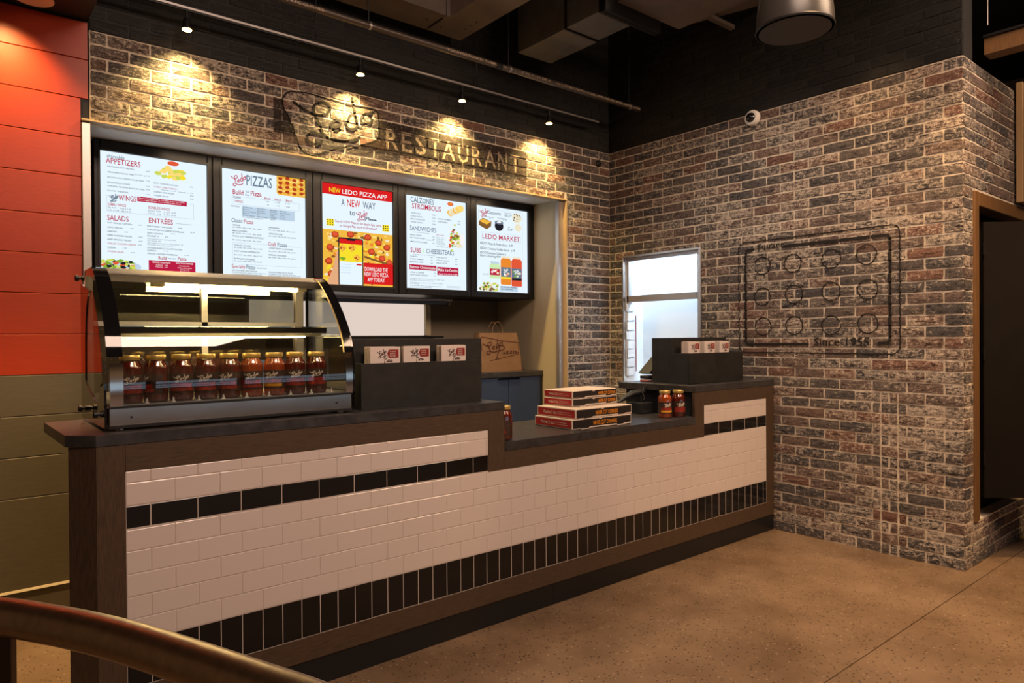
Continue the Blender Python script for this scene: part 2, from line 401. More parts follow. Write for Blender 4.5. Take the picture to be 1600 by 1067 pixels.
LOGO = [
 [(-2.947, 2.92), (-2.912, 2.902), (-2.872, 2.882), (-2.813, 2.865), (-2.765, 2.866), (-2.722, 2.884), (-2.697, 2.912), (-2.703, 2.945), (-2.74, 2.955), (-2.776, 2.944), (-2.803, 2.924), (-2.809, 2.894), (-2.795, 2.852), (-2.777, 2.821), (-2.759, 2.784), (-2.745, 2.741)],
 [(-2.476, 2.778), (-2.528, 2.745), (-2.586, 2.727), (-2.655, 2.722), (-2.717, 2.729), (-2.778, 2.744), (-2.814, 2.746), (-2.844, 2.729), (-2.856, 2.704), (-2.838, 2.679), (-2.797, 2.675), (-2.76, 2.69), (-2.751, 2.711)],
 [(-2.676, 2.811), (-2.655, 2.81), (-2.629, 2.826), (-2.622, 2.851), (-2.642, 2.859), (-2.67, 2.848), (-2.687, 2.821), (-2.683, 2.799), (-2.655, 2.786), (-2.617, 2.799)],
 [(-2.538, 3.032), (-2.529, 2.981), (-2.517, 2.93), (-2.507, 2.885), (-2.495, 2.845), (-2.462, 2.846)],
 [(-2.511, 2.896), (-2.533, 2.921), (-2.559, 2.898), (-2.569, 2.867), (-2.585, 2.846), (-2.566, 2.82), (-2.534, 2.817), (-2.501, 2.838)],
 [(-2.368, 2.966), (-2.415, 2.948), (-2.451, 2.931), (-2.471, 2.904), (-2.465, 2.875), (-2.429, 2.87), (-2.399, 2.888), (-2.392, 2.919), (-2.408, 2.94)]]
OUTLINE = [(-2.339, 2.808), (-2.338, 2.881), (-2.341, 2.953), (-2.368, 2.984), (-2.434, 2.989), (-2.564, 2.98), (-2.69, 2.985), (-2.8, 2.993), (-2.888, 2.991), (-2.952, 2.98), (-2.986, 2.964), (-3.009, 2.931), (-3.013, 2.892), (-3.002, 2.856), (-2.979, 2.821), (-2.96, 2.78), (-2.94, 2.728), (-2.923, 2.681), (-2.906, 2.639), (-2.874, 2.605), (-2.833, 2.595), (-2.797, 2.603), (-2.693, 2.649), (-2.58, 2.694), (-2.463, 2.726), (-2.369, 2.769)]
# the same handwriting scaled to a unit box, for cards, bag, jars and menus
W_LEDO = [[((a + 2.947) / .579, (b - 2.675) / .357) for a, b in st] for st in LOGO]
W_PIZZA = [
 [(.02, -.10), (.08, .25), (.15, .62), (.20, .92)], [(.04, .60), (.06, .84), (.20, .98), (.36, .92), (.38, .74), (.28, .60), (.14, .56)],
 [(.36, .50), (.34, .34), (.40, .34), (.46, .44)],
 [(.46, .52), (.55, .52), (.46, .34), (.57, .36)],
 [(.61, .52), (.70, .52), (.61, .34), (.72, .36)],
 [(.88, .50), (.80, .52), (.76, .42), (.80, .33), (.87, .40), (.89, .52), (.89, .35), (1.0, .42)]]
def strokes(kind, x, z, w, h, lw):
    vs = []; fs = []
    for st in (W_LEDO if kind == 'L' else W_PIZZA):
        p = smooth([(x + a * w, z + b * h) for a, b in st], 3)
        v, f = ribbon(p, lw); n = len(vs); vs += v; fs += [tuple(i + n for i in q) for q in f]
    return vs, fs
def flat_y(mb, vf, y):     # a 2D (x,z) figure on a plane facing -Y
    v, f = vf; mb.add([(a, y, b) for a, b in v], f)
def text_y(mb, s, x, z, w, h, y):
    v, f = text2d(s); mb.add([(x + a * w, y, z + b * h) for a, b in v], f)

# ============================================================ THE SETTING
D = 1.6012               # back wall plane; right wall is x = 0; counter front is y = 0
YC = -1.2153             # outer corner of the right wall
XO0, XO1, ZO = -4.060, -0.560, 2.575   # opening of the service area

fl = MB(); fl.box(-7.0, 4.6, -1.312, 2.6, -.1, 0); fl.box(-7.0, 4.6, -8.0, -1.318, -.1, 0); fl.box(-7, 4.6, -1.318, -1.312, -.1, -.006)
floor = struct(fl.build('floor', M_FLOOR))
floor['label'] = 'polished brown concrete floor with a straight joint'
struct(MB().box(-7.0, 4.6, -8.0, 2.6, 4.25, 4.35).build('ceiling', M_BLACK))

GAP = .0122
def joints(par, anchor, LEN, a0, a1):
    k0 = math.floor((a0 - anchor) / LEN) - 2; out = [a0]
    k = k0
    while True:
        x = anchor + (k + (par * .5)) * LEN
        if x > a1 - .03: break
        if x > a0 + .03: out.append(x)
        k += 1
    out.append(a1); return out
def relief(a, z, anchor, LEN):
    """height of the wall face (outwards) at a point of a brick wall"""
    r = math.floor(z / CH); zz = z - r * CH
    if zz < GAP / 2 or zz > CH - GAP / 2: return .0000
    t = ((a - anchor) / LEN - (r % 2) * .5) % 1.0
    if t * LEN < GAP / 2 or (1 - t) * LEN < GAP / 2: return .0000
    return .0080
def brick_mesh(w, h, seed, name='brick'):
    rnd = random.Random(seed); nx, nz = 5, 3; vs = []; fs = []
    for j in range(nz):
        for i in range(nx):
            x = -w / 2 + w * i / (nx - 1); z = -h / 2 + h * j / (nz - 1); e = i in (0, nx - 1) or j in (0, nz - 1)
            jx = rnd.uniform(-.0022, .0022) if i in (0, nx - 1) else 0; jz = rnd.uniform(-.0022, .0022) if j in (0, nz - 1) else 0
            vs.append((x + jx, -(.0005 if e else .0028) - rnd.uniform(0, .0018), z + jz))
    for j in range(nz - 1):
        for i in range(nx - 1):
            a = j * nx + i; fs.append((a, a + 1, a + nx + 1, a + nx))
    rim = [j for j in range(nx)] + [nx * j + nx - 1 for j in range(1, nz)] + [nx * (nz - 1) + i for i in range(nx - 2, -1, -1)] + [nx * j for j in range(nz - 2, 0, -1)]
    n = len(vs); m = len(rim)
    for q in rim: vs.append((vs[q][0] * 1.012, .009, vs[q][2] * 1.03))
    for i in range(m): fs.append((rim[i], n + i, n + (i + 1) % m, rim[(i + 1) % m]))
    return vs, fs
def view_size(p, area_):
    d = Vector(p) - CAM; z = d.dot(FW)
    if z < .2: return 0
    u = 800 + 1081 * d.dot(RT) / z; v = 533 - 1081 * d.dot(UP) / z
    if not (-20 < u < 1620 and -20 < v < 1087): return 0
    return area_ / (z * z)
_bm = {}
def lay_bricks(root, kind, anchor, LEN, a0, a1, z0, z1, holes, mats, hidden=None, split=None):
    """kind B: back wall (y = D), R: right wall (x = 0), T: return wall (y = YC)"""
    items = []
    for r in range(round(z0 / CH), round(z1 / CH)):
        zb, zt = r * CH, (r + 1) * CH
        js = joints(r % 2, anchor, LEN, a0, a1)
        if split and zt < split[1]:
            js = sorted([j for j in js if abs(j - split[0]) > .03] + [split[0], split[0] + .105])
            js = [j for i, j in enumerate(js) if i == 0 or j - js[i - 1] > .025]
        for p, q in zip(js[:-1], js[1:]):
            segs = [(p, q, zb, zt)]
            for hx0, hx1, hz0, hz1 in holes:
                ns = []
                for (s0, s1, t0, t1) in segs:
                    if s1 <= hx0 or s0 >= hx1 or t1 <= hz0 or t0 >= hz1: ns.append((s0, s1, t0, t1)); continue
                    if s0 < hx0: ns.append((s0, hx0, t0, t1))
                    if s1 > hx1: ns.append((hx1, s1, t0, t1))
                    if t0 < hz0 and min(s1, hx1) > max(s0, hx0): ns.append((max(s0, hx0), min(s1, hx1), t0, hz0))
                    if t1 > hz1: ns.append((max(s0, hx0), min(s1, hx1), hz1, t1))
                segs = ns
            for (s0, s1, t0, t1) in segs:
                w = s1 - s0 - GAP; h = t1 - t0 - GAP
                if w < .012 or h < .012: continue
                ca, cz = (s0 + s1) / 2, (t0 + t1) / 2
                P = {'B': (ca, D, cz), 'R': (0, ca, cz), 'T': (ca, YC, cz)}[kind]
                sz = view_size(P, w * h)
                if hidden and hidden(ca, cz): sz = 0
                items.append((sz, P, w, h, cz > ZTOP))
    items.sort(key=lambda t: -t[0])
    rest = {False: MB(), True: MB()}
    for i, (sz, P, w, h, blk) in enumerate(items):
        out = random.uniform(-.0015, .0022); seed = i % 9
        rz = -PI / 2 if kind == 'R' else 0
        off = Vector((-out, 0, 0)) if kind == 'R' else Vector((0, -out, 0))
        if i < 300 and sz > 0:
            key = (kind, round(w, 3), round(h, 3), seed if w > .18 else 0, blk)
            if key not in _bm:
                v, f = brick_mesh(w, h, seed); me = bpy.data.meshes.new('brick'); me.from_pydata(v, [], f); me.materials.append(mats[blk]); _bm[key] = me
            o = bpy.data.objects.new('brick', _bm[key]); COL.objects.link(o); o.parent = root
            o.location = Vector(P) + off; o.rotation_euler = (0, 0, rz)
        else:
            v, f = brick_mesh(w, h, i)
            q = Vector(P) + off
            if kind == 'R': v = [(q.x + y, q.y - x, q.z + z) for x, y, z in v]
            else: v = [(q.x + x, q.y + y, q.z + z) for x, y, z in v]
            rest[blk].add(v, f)
    for blk in (False, True):
        if rest[blk].v:
            o = rest[blk].build('bricks', mats[blk], root); o['kind'] = 'stuff'
MD = .0022    # mortar lies this far behind the wall plane
ZC = 4.05
# back wall: header over the opening, pier on the right, black band above
wb = MB()
wb.box(XO0, 0, D + MD, D + .12, ZO + .012, ZTOP).box(XO1 + .015, 0, D + MD, D + .12, 0, ZO + .012)
wall_back = struct(wb.build('wall_back', M_MORTAR))
MB().box(XO0, 0, D + MD, D + .12, ZTOP, 4.25).build('painted_band', M_BLACKMORTAR, wall_back)
lay_bricks(wall_back, 'B', AX_B, L_B, XO0, 0, 0, ZC, [(XO0 - .1, XO1 + .018, -.1, ZO + .01)], {False: M_BRICK_B, True: M_BLACKBRICK},
           hidden=lambda a, z: z < .9)
# right wall with the kitchen hatch
WY0, WY1, WZ0, WZ1 = .640, 1.435, 1.0, 2.108
wr = MB()
wr.box(MD, .16, YC + .008, WY0, 0, ZTOP).box(MD, .16, WY1, D + .12, 0, ZTOP).box(MD, .16, WY0, WY1, WZ1, ZTOP).box(MD, .16, WY0, WY1, 0, WZ0)
wall_right = struct(wr.build('wall_right', M_MORTAR))
MB().box(MD, .16, YC + .008, D + .12, ZTOP, 4.25).build('painted_band', M_BLACKMORTAR, wall_right)
lay_bricks(wall_right, 'R', AX_R, L_R, YC, D, 0, ZC, [(WY0 - .005, WY1 + .005, WZ0, WZ1 + .005)], {False: M_BRICK_R, True: M_BLACKBRICK_R},
           hidden=lambda a, z: (a > 0 and z < 1.09) or z > 3.9, split=(-.846, 1.06))
# return wall beyond the outer corner, with a wood-framed recess
FX0, FX1, FZ0, FZ1 = .155, 1.75, .265, 2.284
wt = MB()
wt.box(.012, FX0, YC + MD, YC + .12, 0, ZTOP).box(FX0, 2.4, YC + MD, YC + .12, 0, FZ0).box(FX0, 2.4, YC + MD, YC + .12, FZ1, ZTOP).box(FX1, 2.4, YC + MD, YC + .12, FZ0, FZ1)
wall_return = struct(wt.build('wall_corner_return', M_MORTAR))
MB().box(.012, .16, YC + MD, YC + .12, ZTOP, 4.25).build('painted_band', M_BLACKMORTAR, wall_return)
lay_bricks(wall_return, 'T', AX_T, L_T, .004, 2.4, 0, ZTOP, [(FX0 - .004, FX1, FZ0 - .004, FZ1 + .004)], {False: M_BRICK_T, True: M_BLACKBRICK})
t1 = MB()
y0, y1 = YC - .012, YC + .10
t1.box(FX0, FX0 + .075, y0, y1, FZ0, FZ1).box(FX0 + .075, FX1, y0, y1, FZ1 - .085, FZ1)
trim = struct(t1.build('trim_1', M_WOODTRIM, bev=.003))
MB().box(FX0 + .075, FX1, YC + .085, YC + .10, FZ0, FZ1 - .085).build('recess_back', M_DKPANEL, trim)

# left part of the back wall: wide painted boards
wl = MB().box(-7.0, -4.063, D + .012, D + .12, 0, 3.115)
wall_left = struct(wl.build('wall_left', M_BLACK))
zs = [3.103, 2.904, 2.696, 2.4895, 2.28, 2.069, 1.864, 1.6585, 1.448, 1.239, 1.032, .824, .618, .155]
for a, b in zip(zs[:-1], zs[1:]):
    zz = a > 1.3
    poly = [(D, b + .002), (D, a - .005), (D + .004, a - .001), (D + .02, a - .001), (D + .02, b)]
    MB().prism(poly, 0, -7.0, -4.068 if b > 2.5 else -4.103).build('board', M_RED if zz else M_GREY, wall_left, fixn=True)
o = struct(MB().box(-7.0, -4.103, D - .004, D + .012, 0, .146).build('baseboard_left', M_GREY, fixn=True))
struct(MB().prism([(D - .012, .146), (D - .006, .156), (D + .01, .156), (D + .01, .146)], 0, -7.0, -4.103).build('trim_2', M_BEIGE, fixn=True))
struct(MB().box(-7.0, -4.063, -.2, D + .12, 3.115, 3.2).build('ceiling_soffit', M_BLACK))
# shell of the dining room behind the camera
struct(MB().box(-7.1, -7.0, -8.0, 2.6, 0, 4.25).build('wall_far_left', M_TAUPEW))
struct(MB().box(4.6, 4.7, -8.0, 2.6, 0, 4.25).build('wall_far_right', M_TAUPEW))
struct(MB().box(2.4, 4.6, YC, YC + .12, 0, 4.25).build('wall_corridor', M_TAUPEW))
wf = MB(); wf.box(-7, -4.9, -8.1, -8, 0, 4.25).box(2.6, 4.6, -8.1, -8, 0, 4.25).box(-4.9, 2.6, -8.1, -8, 1.1, 4.25).box(-4.9, 2.6, -8.1, -8, 0, .60)
wall_front = struct(wf.build('wall_front', M_TAUPEW))
for i, x in enumerate((-4.9, -2.4, .1)):
    w = MB(); w.box(x, x + .06, -8.06, -7.96, .60, 1.1).box(x + 2.44, x + 2.5, -8.06, -7.96, .60, 1.1).box(x, x + 2.5, -8.06, -7.96, .60, .63).box(x, x + 2.5, -8.06, -7.96, 1.06, 1.1).box(x, x + 2.5, -8.06, -7.96, .86, .90).box(x, x + 2.5, -8.06, -7.96, .74, .76).box(x + 1.2, x + 1.3, -8.06, -7.96, .60, 1.1)
    wn = struct(w.build('window_%d' % (i + 2), M_BLKMET))
    MB().box(x + .06, x + 2.44, -8.05, -8.03, .63, 1.06).build('pane', M_REFLGLOW, wn)

# service alcove behind the opening
YB = 2.52
struct(MB().box(-4.2, XO1 + .14, YB, YB + .08, 0, ZO + .2).build('wall_alcove_back', M_TAUPEW))
struct(MB().box(XO1 - .012, XO1 + .015, D + .09, YB, 0, ZO + .14).build('wall_alcove_right', M_BEIGE))
struct(MB().box(-4.2, -4.06, D + .12, YB, 0, ZO + .14).build('wall_alcove_left', M_TAUPEW))
struct(MB().box(-4.2, XO1 + .14, D + .12, YB + .08, ZO + .02, ZO + .14).build('ceiling_alcove', M_WHITE))
# metal casing of the opening
c = MB()
c.box(XO0 - .04, XO0, D - .016, D + .10, 0, ZO - .01)
struct(MB().box(XO1, XO1 + .020, D - .014, D + .08, 0, ZO).build('trim_6', M_LITTRIM, bev=.002))
struct(c.build('trim_3', M_ALU, bev=.002))
struct(MB().box(XO0 - .04, XO1 + .020, D - .016, D + .03, ZO + .001, ZO + .013).build('trim_5', M_LITTRIM, bev=.002))
struct(MB().box(XO1 - .055, XO1, D + .02, D + .06, 0, ZO - .002).build('trim_4', M_ALU))

# kitchen hatch in the right wall
wn = MB()
wn.box(-.014, .05, WY0 - .022, WY0, WZ0, WZ1).box(-.014, .05, WY0 - .022, WY1, WZ1 - .002, WZ1 + .016)
wn.box(-.010, .02, WY1 - .004, WY1 + .012, WZ0, WZ1)
hatch = struct(wn.build('window_1', M_STEEL, bev=.002))
f = MB(); f.box(.03, .075, WY0, WY0 + .042, WZ0, WZ1 - .03).box(.03, .075, WY0, WY1, WZ1 - .03, WZ1).box(.03, .075, WY0 + .05, WY1, 1.715, 1.772).box(.03, .075, WY1 - .030, WY1 - .005, 1.70, WZ1 - .03)
f.build('window_frame', M_ALU, hatch, bev=.003)
k = MB()
k.box(.40, .43, .35, 1.62, .9, 2.5).box(.16, .43, 1.55, 1.62, .9, 2.5).box(.16, .43, .30, .35, .9, 2.5).box(.16, .43, .35, 1.62, 2.42, 2.5)
k.box(.02, .165, WY1 - .004, WY1 + .002, 1.0, WZ1).box(.0, .43, .35, 1.55, .95, 1.0)
k.box(.155, .165, .35, WY0, 1.0, 2.45).box(.155, .165, WY0, WY1, WZ1, 2.45)
struct(k.build('wall_kitchen', M_KITCHEN))
tk = thing('order_ticket_rail', (.10, 1.425, 1.05), 'strip of white order slips hanging inside the lit kitchen hatch', 'paper slips')
for i in range(8):
    z = 1.06 + i * .082; s = random.uniform(-.008, .008)
    MB(tk).prism([(.02 + s, z), (.135 + s, z + random.uniform(-.012, .012)), (.130 + s, z + .074), (.02 + s, z + .070)], 1, 1.418 - .004 * (i % 3), 1.420 - .004 * (i % 3)).build('order_slip', M_KITCHEN, tk, fixn=True)
MB(tk).box(.030, .034, 1.414, 1.430, 1.05, 1.72).build('rail', M_STEEL, tk)
MB(tk).box(.125, .131, 1.404, 1.409, 1.10, 1.60).build('red_edge', M_INKR, tk)

# ---- paint on the brick: worn lettering and drawings that follow the relief
def inside_tris(tris, step, x0, x1, z0, z1):
    cells = set()
    for (ax, az), (bx, bz), (cx, cz) in tris:
        mnx, mxx = min(ax, bx, cx), max(ax, bx, cx); mnz, mxz = min(az, bz, cz), max(az, bz, cz)
        d = (bx - ax) * (cz - az) - (cx - ax) * (bz - az)
        if abs(d) < 1e-12: continue
        for i in range(int((mnx - x0) / step) - 1, int((mxx - x0) / step) + 2):
            for j in range(int((mnz - z0) / step) - 1, int((mxz - z0) / step) + 2):
                px, pz = x0 + (i + .5) * step, z0 + (j + .5) * step
                u = ((px - ax) * (cz - az) - (cx - ax) * (pz - az)) / d; w = ((bx - ax) * (pz - az) - (px - ax) * (bz - az)) / d
                if u >= 0 and w >= 0 and u + w <= 1: cells.add((i, j))
    return cells
def in_poly(px, pz, poly):
    c = False; n = len(poly)
    for i in range(n):
        (x1, y1), (x2, y2) = poly[i], poly[i - 1]
        if (y1 > pz) != (y2 > pz) and px < (x2 - x1) * (pz - y1) / (y2 - y1) + x1: c = not c
    return c
def drape(cells, step, x0, z0, axis, anchor, LEN, lift=.0):
    idx = {}; vs = []; fs = []
    def V(i, j):
        if (i, j) not in idx:
            a, z = x0 + i * step, z0 + j * step; h = relief(a, z, anchor, LEN) + lift
            idx[(i, j)] = len(vs); vs.append((a, D - h, z) if axis == 0 else (-h, a, z))
        return idx[(i, j)]
    for i, j in cells: fs.append((V(i, j), V(i + 1, j), V(i + 1, j + 1), V(i, j + 1)))
    return MB().add(vs, fs)
def drape_strip(pts, w, axis, anchor, LEN, step=.006):
    # resample and lay a stroke on the relief
    rs = [pts[0]]
    for a, b in zip(pts[:-1], pts[1:]):
        n = max(1, int(math.hypot(b[0] - a[0], b[1] - a[1]) / step))
        for k in range(1, n + 1): rs.append((a[0] + (b[0] - a[0]) * k / n, a[1] + (b[1] - a[1]) * k / n))
    v, f = ribbon(rs, w)
    return [((a, D - relief(a, z, anchor, LEN), z) if axis == 0 else (-relief(a, z, anchor, LEN), a, z)) for a, z in v], f
def text_tris(s, x, z, w, h, flip=False):
    v, f = text2d(s); v = [(x + (-a if flip else a) * w, z + b * h) for a, b in v]
    return [tuple(v[i] for i in t) for t in f]
step = .0042
outline = smooth(OUTLINE, 4, True)
lets = []
for ch, x, zb_ in [('R', -2.282, 2.738), ('E', -2.158, 2.738), ('S', -2.045, 2.738), ('T', -1.925, 2.738), ('A', -1.815, 2.738), ('U', -1.672, 2.738), ('R', -1.545, 2.738), ('A', -1.425, 2.738), ('N', -1.290, 2.738), ('T', -1.160, 2.738)]:
    w = {'E': .085, 'S': .09, 'T': .095, 'A': .115, 'U': .095, 'R': .098, 'N': .095}[ch]
    lets += text_tris(ch, x, zb_, w, .137)
X0, Z0 = -3.072, 2.705
lc = inside_tris(lets, step, X0, 0, Z0, 0)
dark = set(); inner = set()
nx = int((-.983 + 3.072) / step); nz = int(.215 / step)
for i in range(nx):
    for j in range(nz):
        px, pz = X0 + (i + .5) * step, Z0 + (j + .5) * step
        if (i, j) in lc or in_poly(px, pz, outline): continue
        dark.add((i, j))
ws = thing('painted_wall_sign', (-2.0, D, 2.70), 'worn painted RESTAURANT lettering and script logo on the brick above the menu screens', 'painted sign')
a = drape(dark, step, X0, Z0, 0, AX_B, L_B); a.o = Vector(ws.location); a.v = [tuple(Vector(p) - a.o) for p in a.v]; a.build('dark_field', M_PWASH, ws)
a = drape(lc, step, X0, Z0, 0, AX_B, L_B, -.001); a.v = [tuple(Vector(p) - Vector(ws.location)) for p in a.v]; a.build('letters', M_PLIGHT, ws)
m = MB(ws)
for st in LOGO:
    v, f = drape_strip(smooth(st, 4), .0165, 0, AX_B, L_B); m.add(v, f)
m.build('script_strokes', M_PDARK, ws)
m = MB(ws); v, f = drape_strip(outline, .010, 0, AX_B, L_B); m.add(v, f); m.build('logo_outline', M_PDARK, ws)

# drawing of a square pie on the right wall
wd = thing('painted_wall_drawing', (0, -.29, 1.31), 'black painted drawing of a square pie with twelve circles, worn into the right brick wall', 'painted drawing')
def rrect(y0, y1, z0, z1, r):
    pts = []
    for cy, cz, a0 in ((y1 - r, z1 - r, 0), (y0 + r, z1 - r, 90), (y0 + r, z0 + r, 180), (y1 - r, z0 + r, 270)):
        for k in range(5): a = math.radians(a0 + k * 22.5); pts.append((cy + r * math.cos(a), cz + r * math.sin(a)))
    return pts + [pts[0]]
m = MB(wd); v, f = drape_strip(rrect(-.862, .282, 1.288, 2.112, .05), .008, 1, AX_R, L_R); m.add(v, f); m.build('outer_line', M_PDARK, wd)
m = MB(wd)
for pl, w in [([(.224, 2.03), (.226, 1.375), (.215, 1.352), (.19, 1.347), (-.263, 1.350)], .018), ([(-.730, 1.357), (-.785, 1.357), (-.800, 1.372), (-.802, 2.03), (-.790, 2.050), (-.087, 2.053)], .020), ([(.222, 2.045), (.20, 2.056), (.175, 2.05), (.15, 2.058)], .016)]:
    v, f = drape_strip(pl, w, 1, AX_R, L_R); m.add(v, f)
m.build('inner_line', M_PDARK, wd)
for cy, cz in [(.087, 1.927), (-.149, 1.925), (-.423, 1.932), (-.658, 1.938), (.088, 1.699), (-.157, 1.704), (-.422, 1.709), (-.665, 1.709), (.083, 1.479), (-.158, 1.482), (-.421, 1.478), (-.665, 1.486)]:
    r = .0635; m = MB(wd); v, f = drape_strip([(cy + r * math.cos(k * PI / 16), cz + r * math.sin(k * PI / 16)) for k in range(33)], .0075, 1, AX_R, L_R); m.add(v, f); m.build('circle', M_PDARK, wd)
m = MB(wd)
S2 = .0030
for s, y, z, w, h in [('Square', .128, 2.050, .215, .040), ('Since 1955', -.303, 1.340, .372, .056)]:
    cs = inside_tris(text_tris(s, y, z, w, h, True), S2, -1, 0, 1, 0)
    d_ = drape(cs, S2, -1, 1, 1, AX_R, L_R, .0005); n = len(m.v); m.v += [tuple(Vector(p) - Vector(wd.location)) for p in d_.v]; m.f += [tuple(i + n for i in q) for q in d_.f]
m.build('lettering', M_PDARK, wd)['kind'] = 'stuff'

# ============================================================ SERVICE COUNTER
P, PZ = .0778, .0787
XK = -4.1212             # x of joint number 0
ZBB = .7621              # lower edge of the black band
ZV = ZBB - 5 * PZ; ZVB = ZV - 2 * PZ
XL, XR_ = -4.199, -.111
ct = thing('service_counter', (-2.2, .3, 0), 'long L-stepped service counter with white tiled front and dark wood frame', 'counter')
body = MB(ct)
body.prism([(-4.282, .012), (-4.352, .075), (-4.29, .55), (-2.54, .55), (-2.54, .012)], 2, .0, 1.050)
body.box(-2.54, -.93, .012, .58, 0, .846).box(-.93, -.012, .012, .02, 0, 1.048)
body.build('carcass', M_BLKPL, ct, fixn=True)
MB(ct).box(-.93, -.90, .02, .60, .846, 1.048).build('end_panel', M_BLKPL, ct)
MB(ct).box(-.90, -.012, .02, .60, .30, .846).build('carcass', M_BLKPL, ct)
# wood face frame, each board its own part
def fr(x0, x1, z0, z1, m): MB(ct).box(x0, x1, -.002, .02, z0, z1).build('frame_board', m, ct, bev=.0012)
fr(-4.287, XL, .114, 1.053, M_WOODV); fr(XL, -2.6305, .9618, 1.053, M_WOOD); fr(-2.6305, -2.5277, .757, 1.053, M_WOODV)
fr(-2.5277, -.962, .757, .8465, M_WOOD); fr(-.962, -.862, .757, 1.049, M_WOODV); fr(-.862, XR_, .9618, 1.049, M_WOOD)
fr(XR_, -.012, .114, 1.049, M_WOODV); fr(XL, XR_, .114, ZVB, M_WOOD)
MB(ct).prism([(-4.287, -.002), (-4.292, .012), (-4.352, .082), (-4.357, .068)], 2, .03, 1.053).build('corner_panel', M_WOODV, ct, fixn=True)
MB(ct).prism([(-4.287, .004), (-2.2, .004), (-2.2, .02), (-4.285, .02)], 2, 0, .114).build('toe_kick', M_TOE, ct, fixn=True)
MB(ct).prism([(-2.198, .004), (-.012, .004), (-.012, .02), (-2.198, .02)], 2, 0, .114).build('toe_kick', M_TOE, ct, fixn=True)
MB(ct).prism([(-4.290, .006), (-4.352, .066), (-4.34, .08), (-4.282, .02)], 2, 0, .114).build('toe_kick', M_TOE, ct, fixn=True)
g = MB(ct); g.box(XL, -2.6305, .0010, .0115, .757, .9618).box(XL, XR_, .0010, .0115, ZVB, .757).box(-.862, XR_, .0010, .0115, .757, .9618)
g.build('grout', M_GROUT, ct)
_tm = {}
def tile(x0, x1, z0, z1, m, nm, gap):
    w, h = x1 - x0 - gap, z1 - z0 - gap
    if w < .006 or h < .006: return
    key = (round(w, 4), round(h, 4), nm)
    if key not in _tm:
        b = .0022
        vs = [(-w / 2, .0, -h / 2), (w / 2, .0, -h / 2), (w / 2, .0, h / 2), (-w / 2, .0, h / 2)]
        vs = [(x, .006, z) for x, y, z in vs] + [(x, .0012, z) for x, y, z in vs] + [(x - math.copysign(b, x), 0, z - math.copysign(b, z)) for x, y, z in vs]
        fs = [(8, 9, 10, 11)] + [(a + i, a + (i + 1) % 4, a + 4 + (i + 1) % 4, a + 4 + i) for a in (0, 4) for i in range(4)]
        me = bpy.data.meshes.new(nm); me.from_pydata(vs, [], fs); me.materials.append(m); _tm[key] = me
    o = bpy.data.objects.new(nm, _tm[key]); COL.objects.link(o); o.parent = ct
    o.location = Vector(((x0 + x1) / 2 + random.uniform(-.0002, .0002), random.uniform(-.0002, .0003), (z0 + z1) / 2)) - Vector(ct.location)
    o.rotation_euler = (random.uniform(-.0015, .0015), 0, random.uniform(-.003, .003))
def row(x0, x1, z0, z1, par, m, nm, gap):
    xs = [x0]; k = -4
    while True:
        x = XK + (2 * k + par) * P
        if x >= x1 - .01: break
        if x > x0 + .01: xs.append(x)
        k += 1
    xs.append(x1)
    for a, b in zip(xs[:-1], xs[1:]): tile(a, b, z0, z1, m, nm, gap)
for i in range(5): row(XL, XR_, ZBB - (i + 1) * PZ if i else ZBB - PZ, (ZBB - i * PZ) if i else .7585, (i + 1) % 2, M_WTILE, 'white_tile', .0017)
for x0, x1 in ((XL, -2.6305), (-.862, XR_)):
    row(x0, x1, ZBB, ZBB + PZ, 0, M_BTILE, 'black_tile', .0022)
    row(x0, x1, ZBB + PZ, ZBB + 2 * PZ, 1, M_WTILE, 'white_tile', .0017)
    row(x0, x1, ZBB + 2 * PZ, .9618, 0, M_WTILE, 'white_tile', .0017)
xs = [XL]; k = -3
while XK + k * P < XR_ - .01:
    if XK + k * P > XL + .01: xs.append(XK + k * P)
    k += 1
xs.append(XR_)
for a, b in zip(xs[:-1], xs[1:]): tile(a, b, ZVB, ZV, M_BTILE, 'black_tile', .0022)

# worktops
def slab(name, poly, z0, z1, lab):
    o = MB().prism(poly, 2, z0, z1).build(name, M_SLABTOP, None, bev=.0015, fixn=True); return tag(o, lab, 'worktop', None)
slab('worktop', [(-4.287, -.004), (-2.5265, -.004), (-2.5265, .575), (-4.376, .579), (-4.366, .068)], 1.054, 1.094, 'high dark worktop with clipped corner carrying the glass display case')
slab('worktop', [(-2.5265, -.004), (-.963, -.004), (-.935, .0), (-.935, .60), (-2.5265, .60)], .8475, .893, 'low dark worktop carrying the pizza boxes')
slab('worktop', [(-.962, -.004), (-.012, -.004), (-.012, .612), (-1.0, .612)], 1.050, 1.092, 'high dark worktop against the right brick wall')

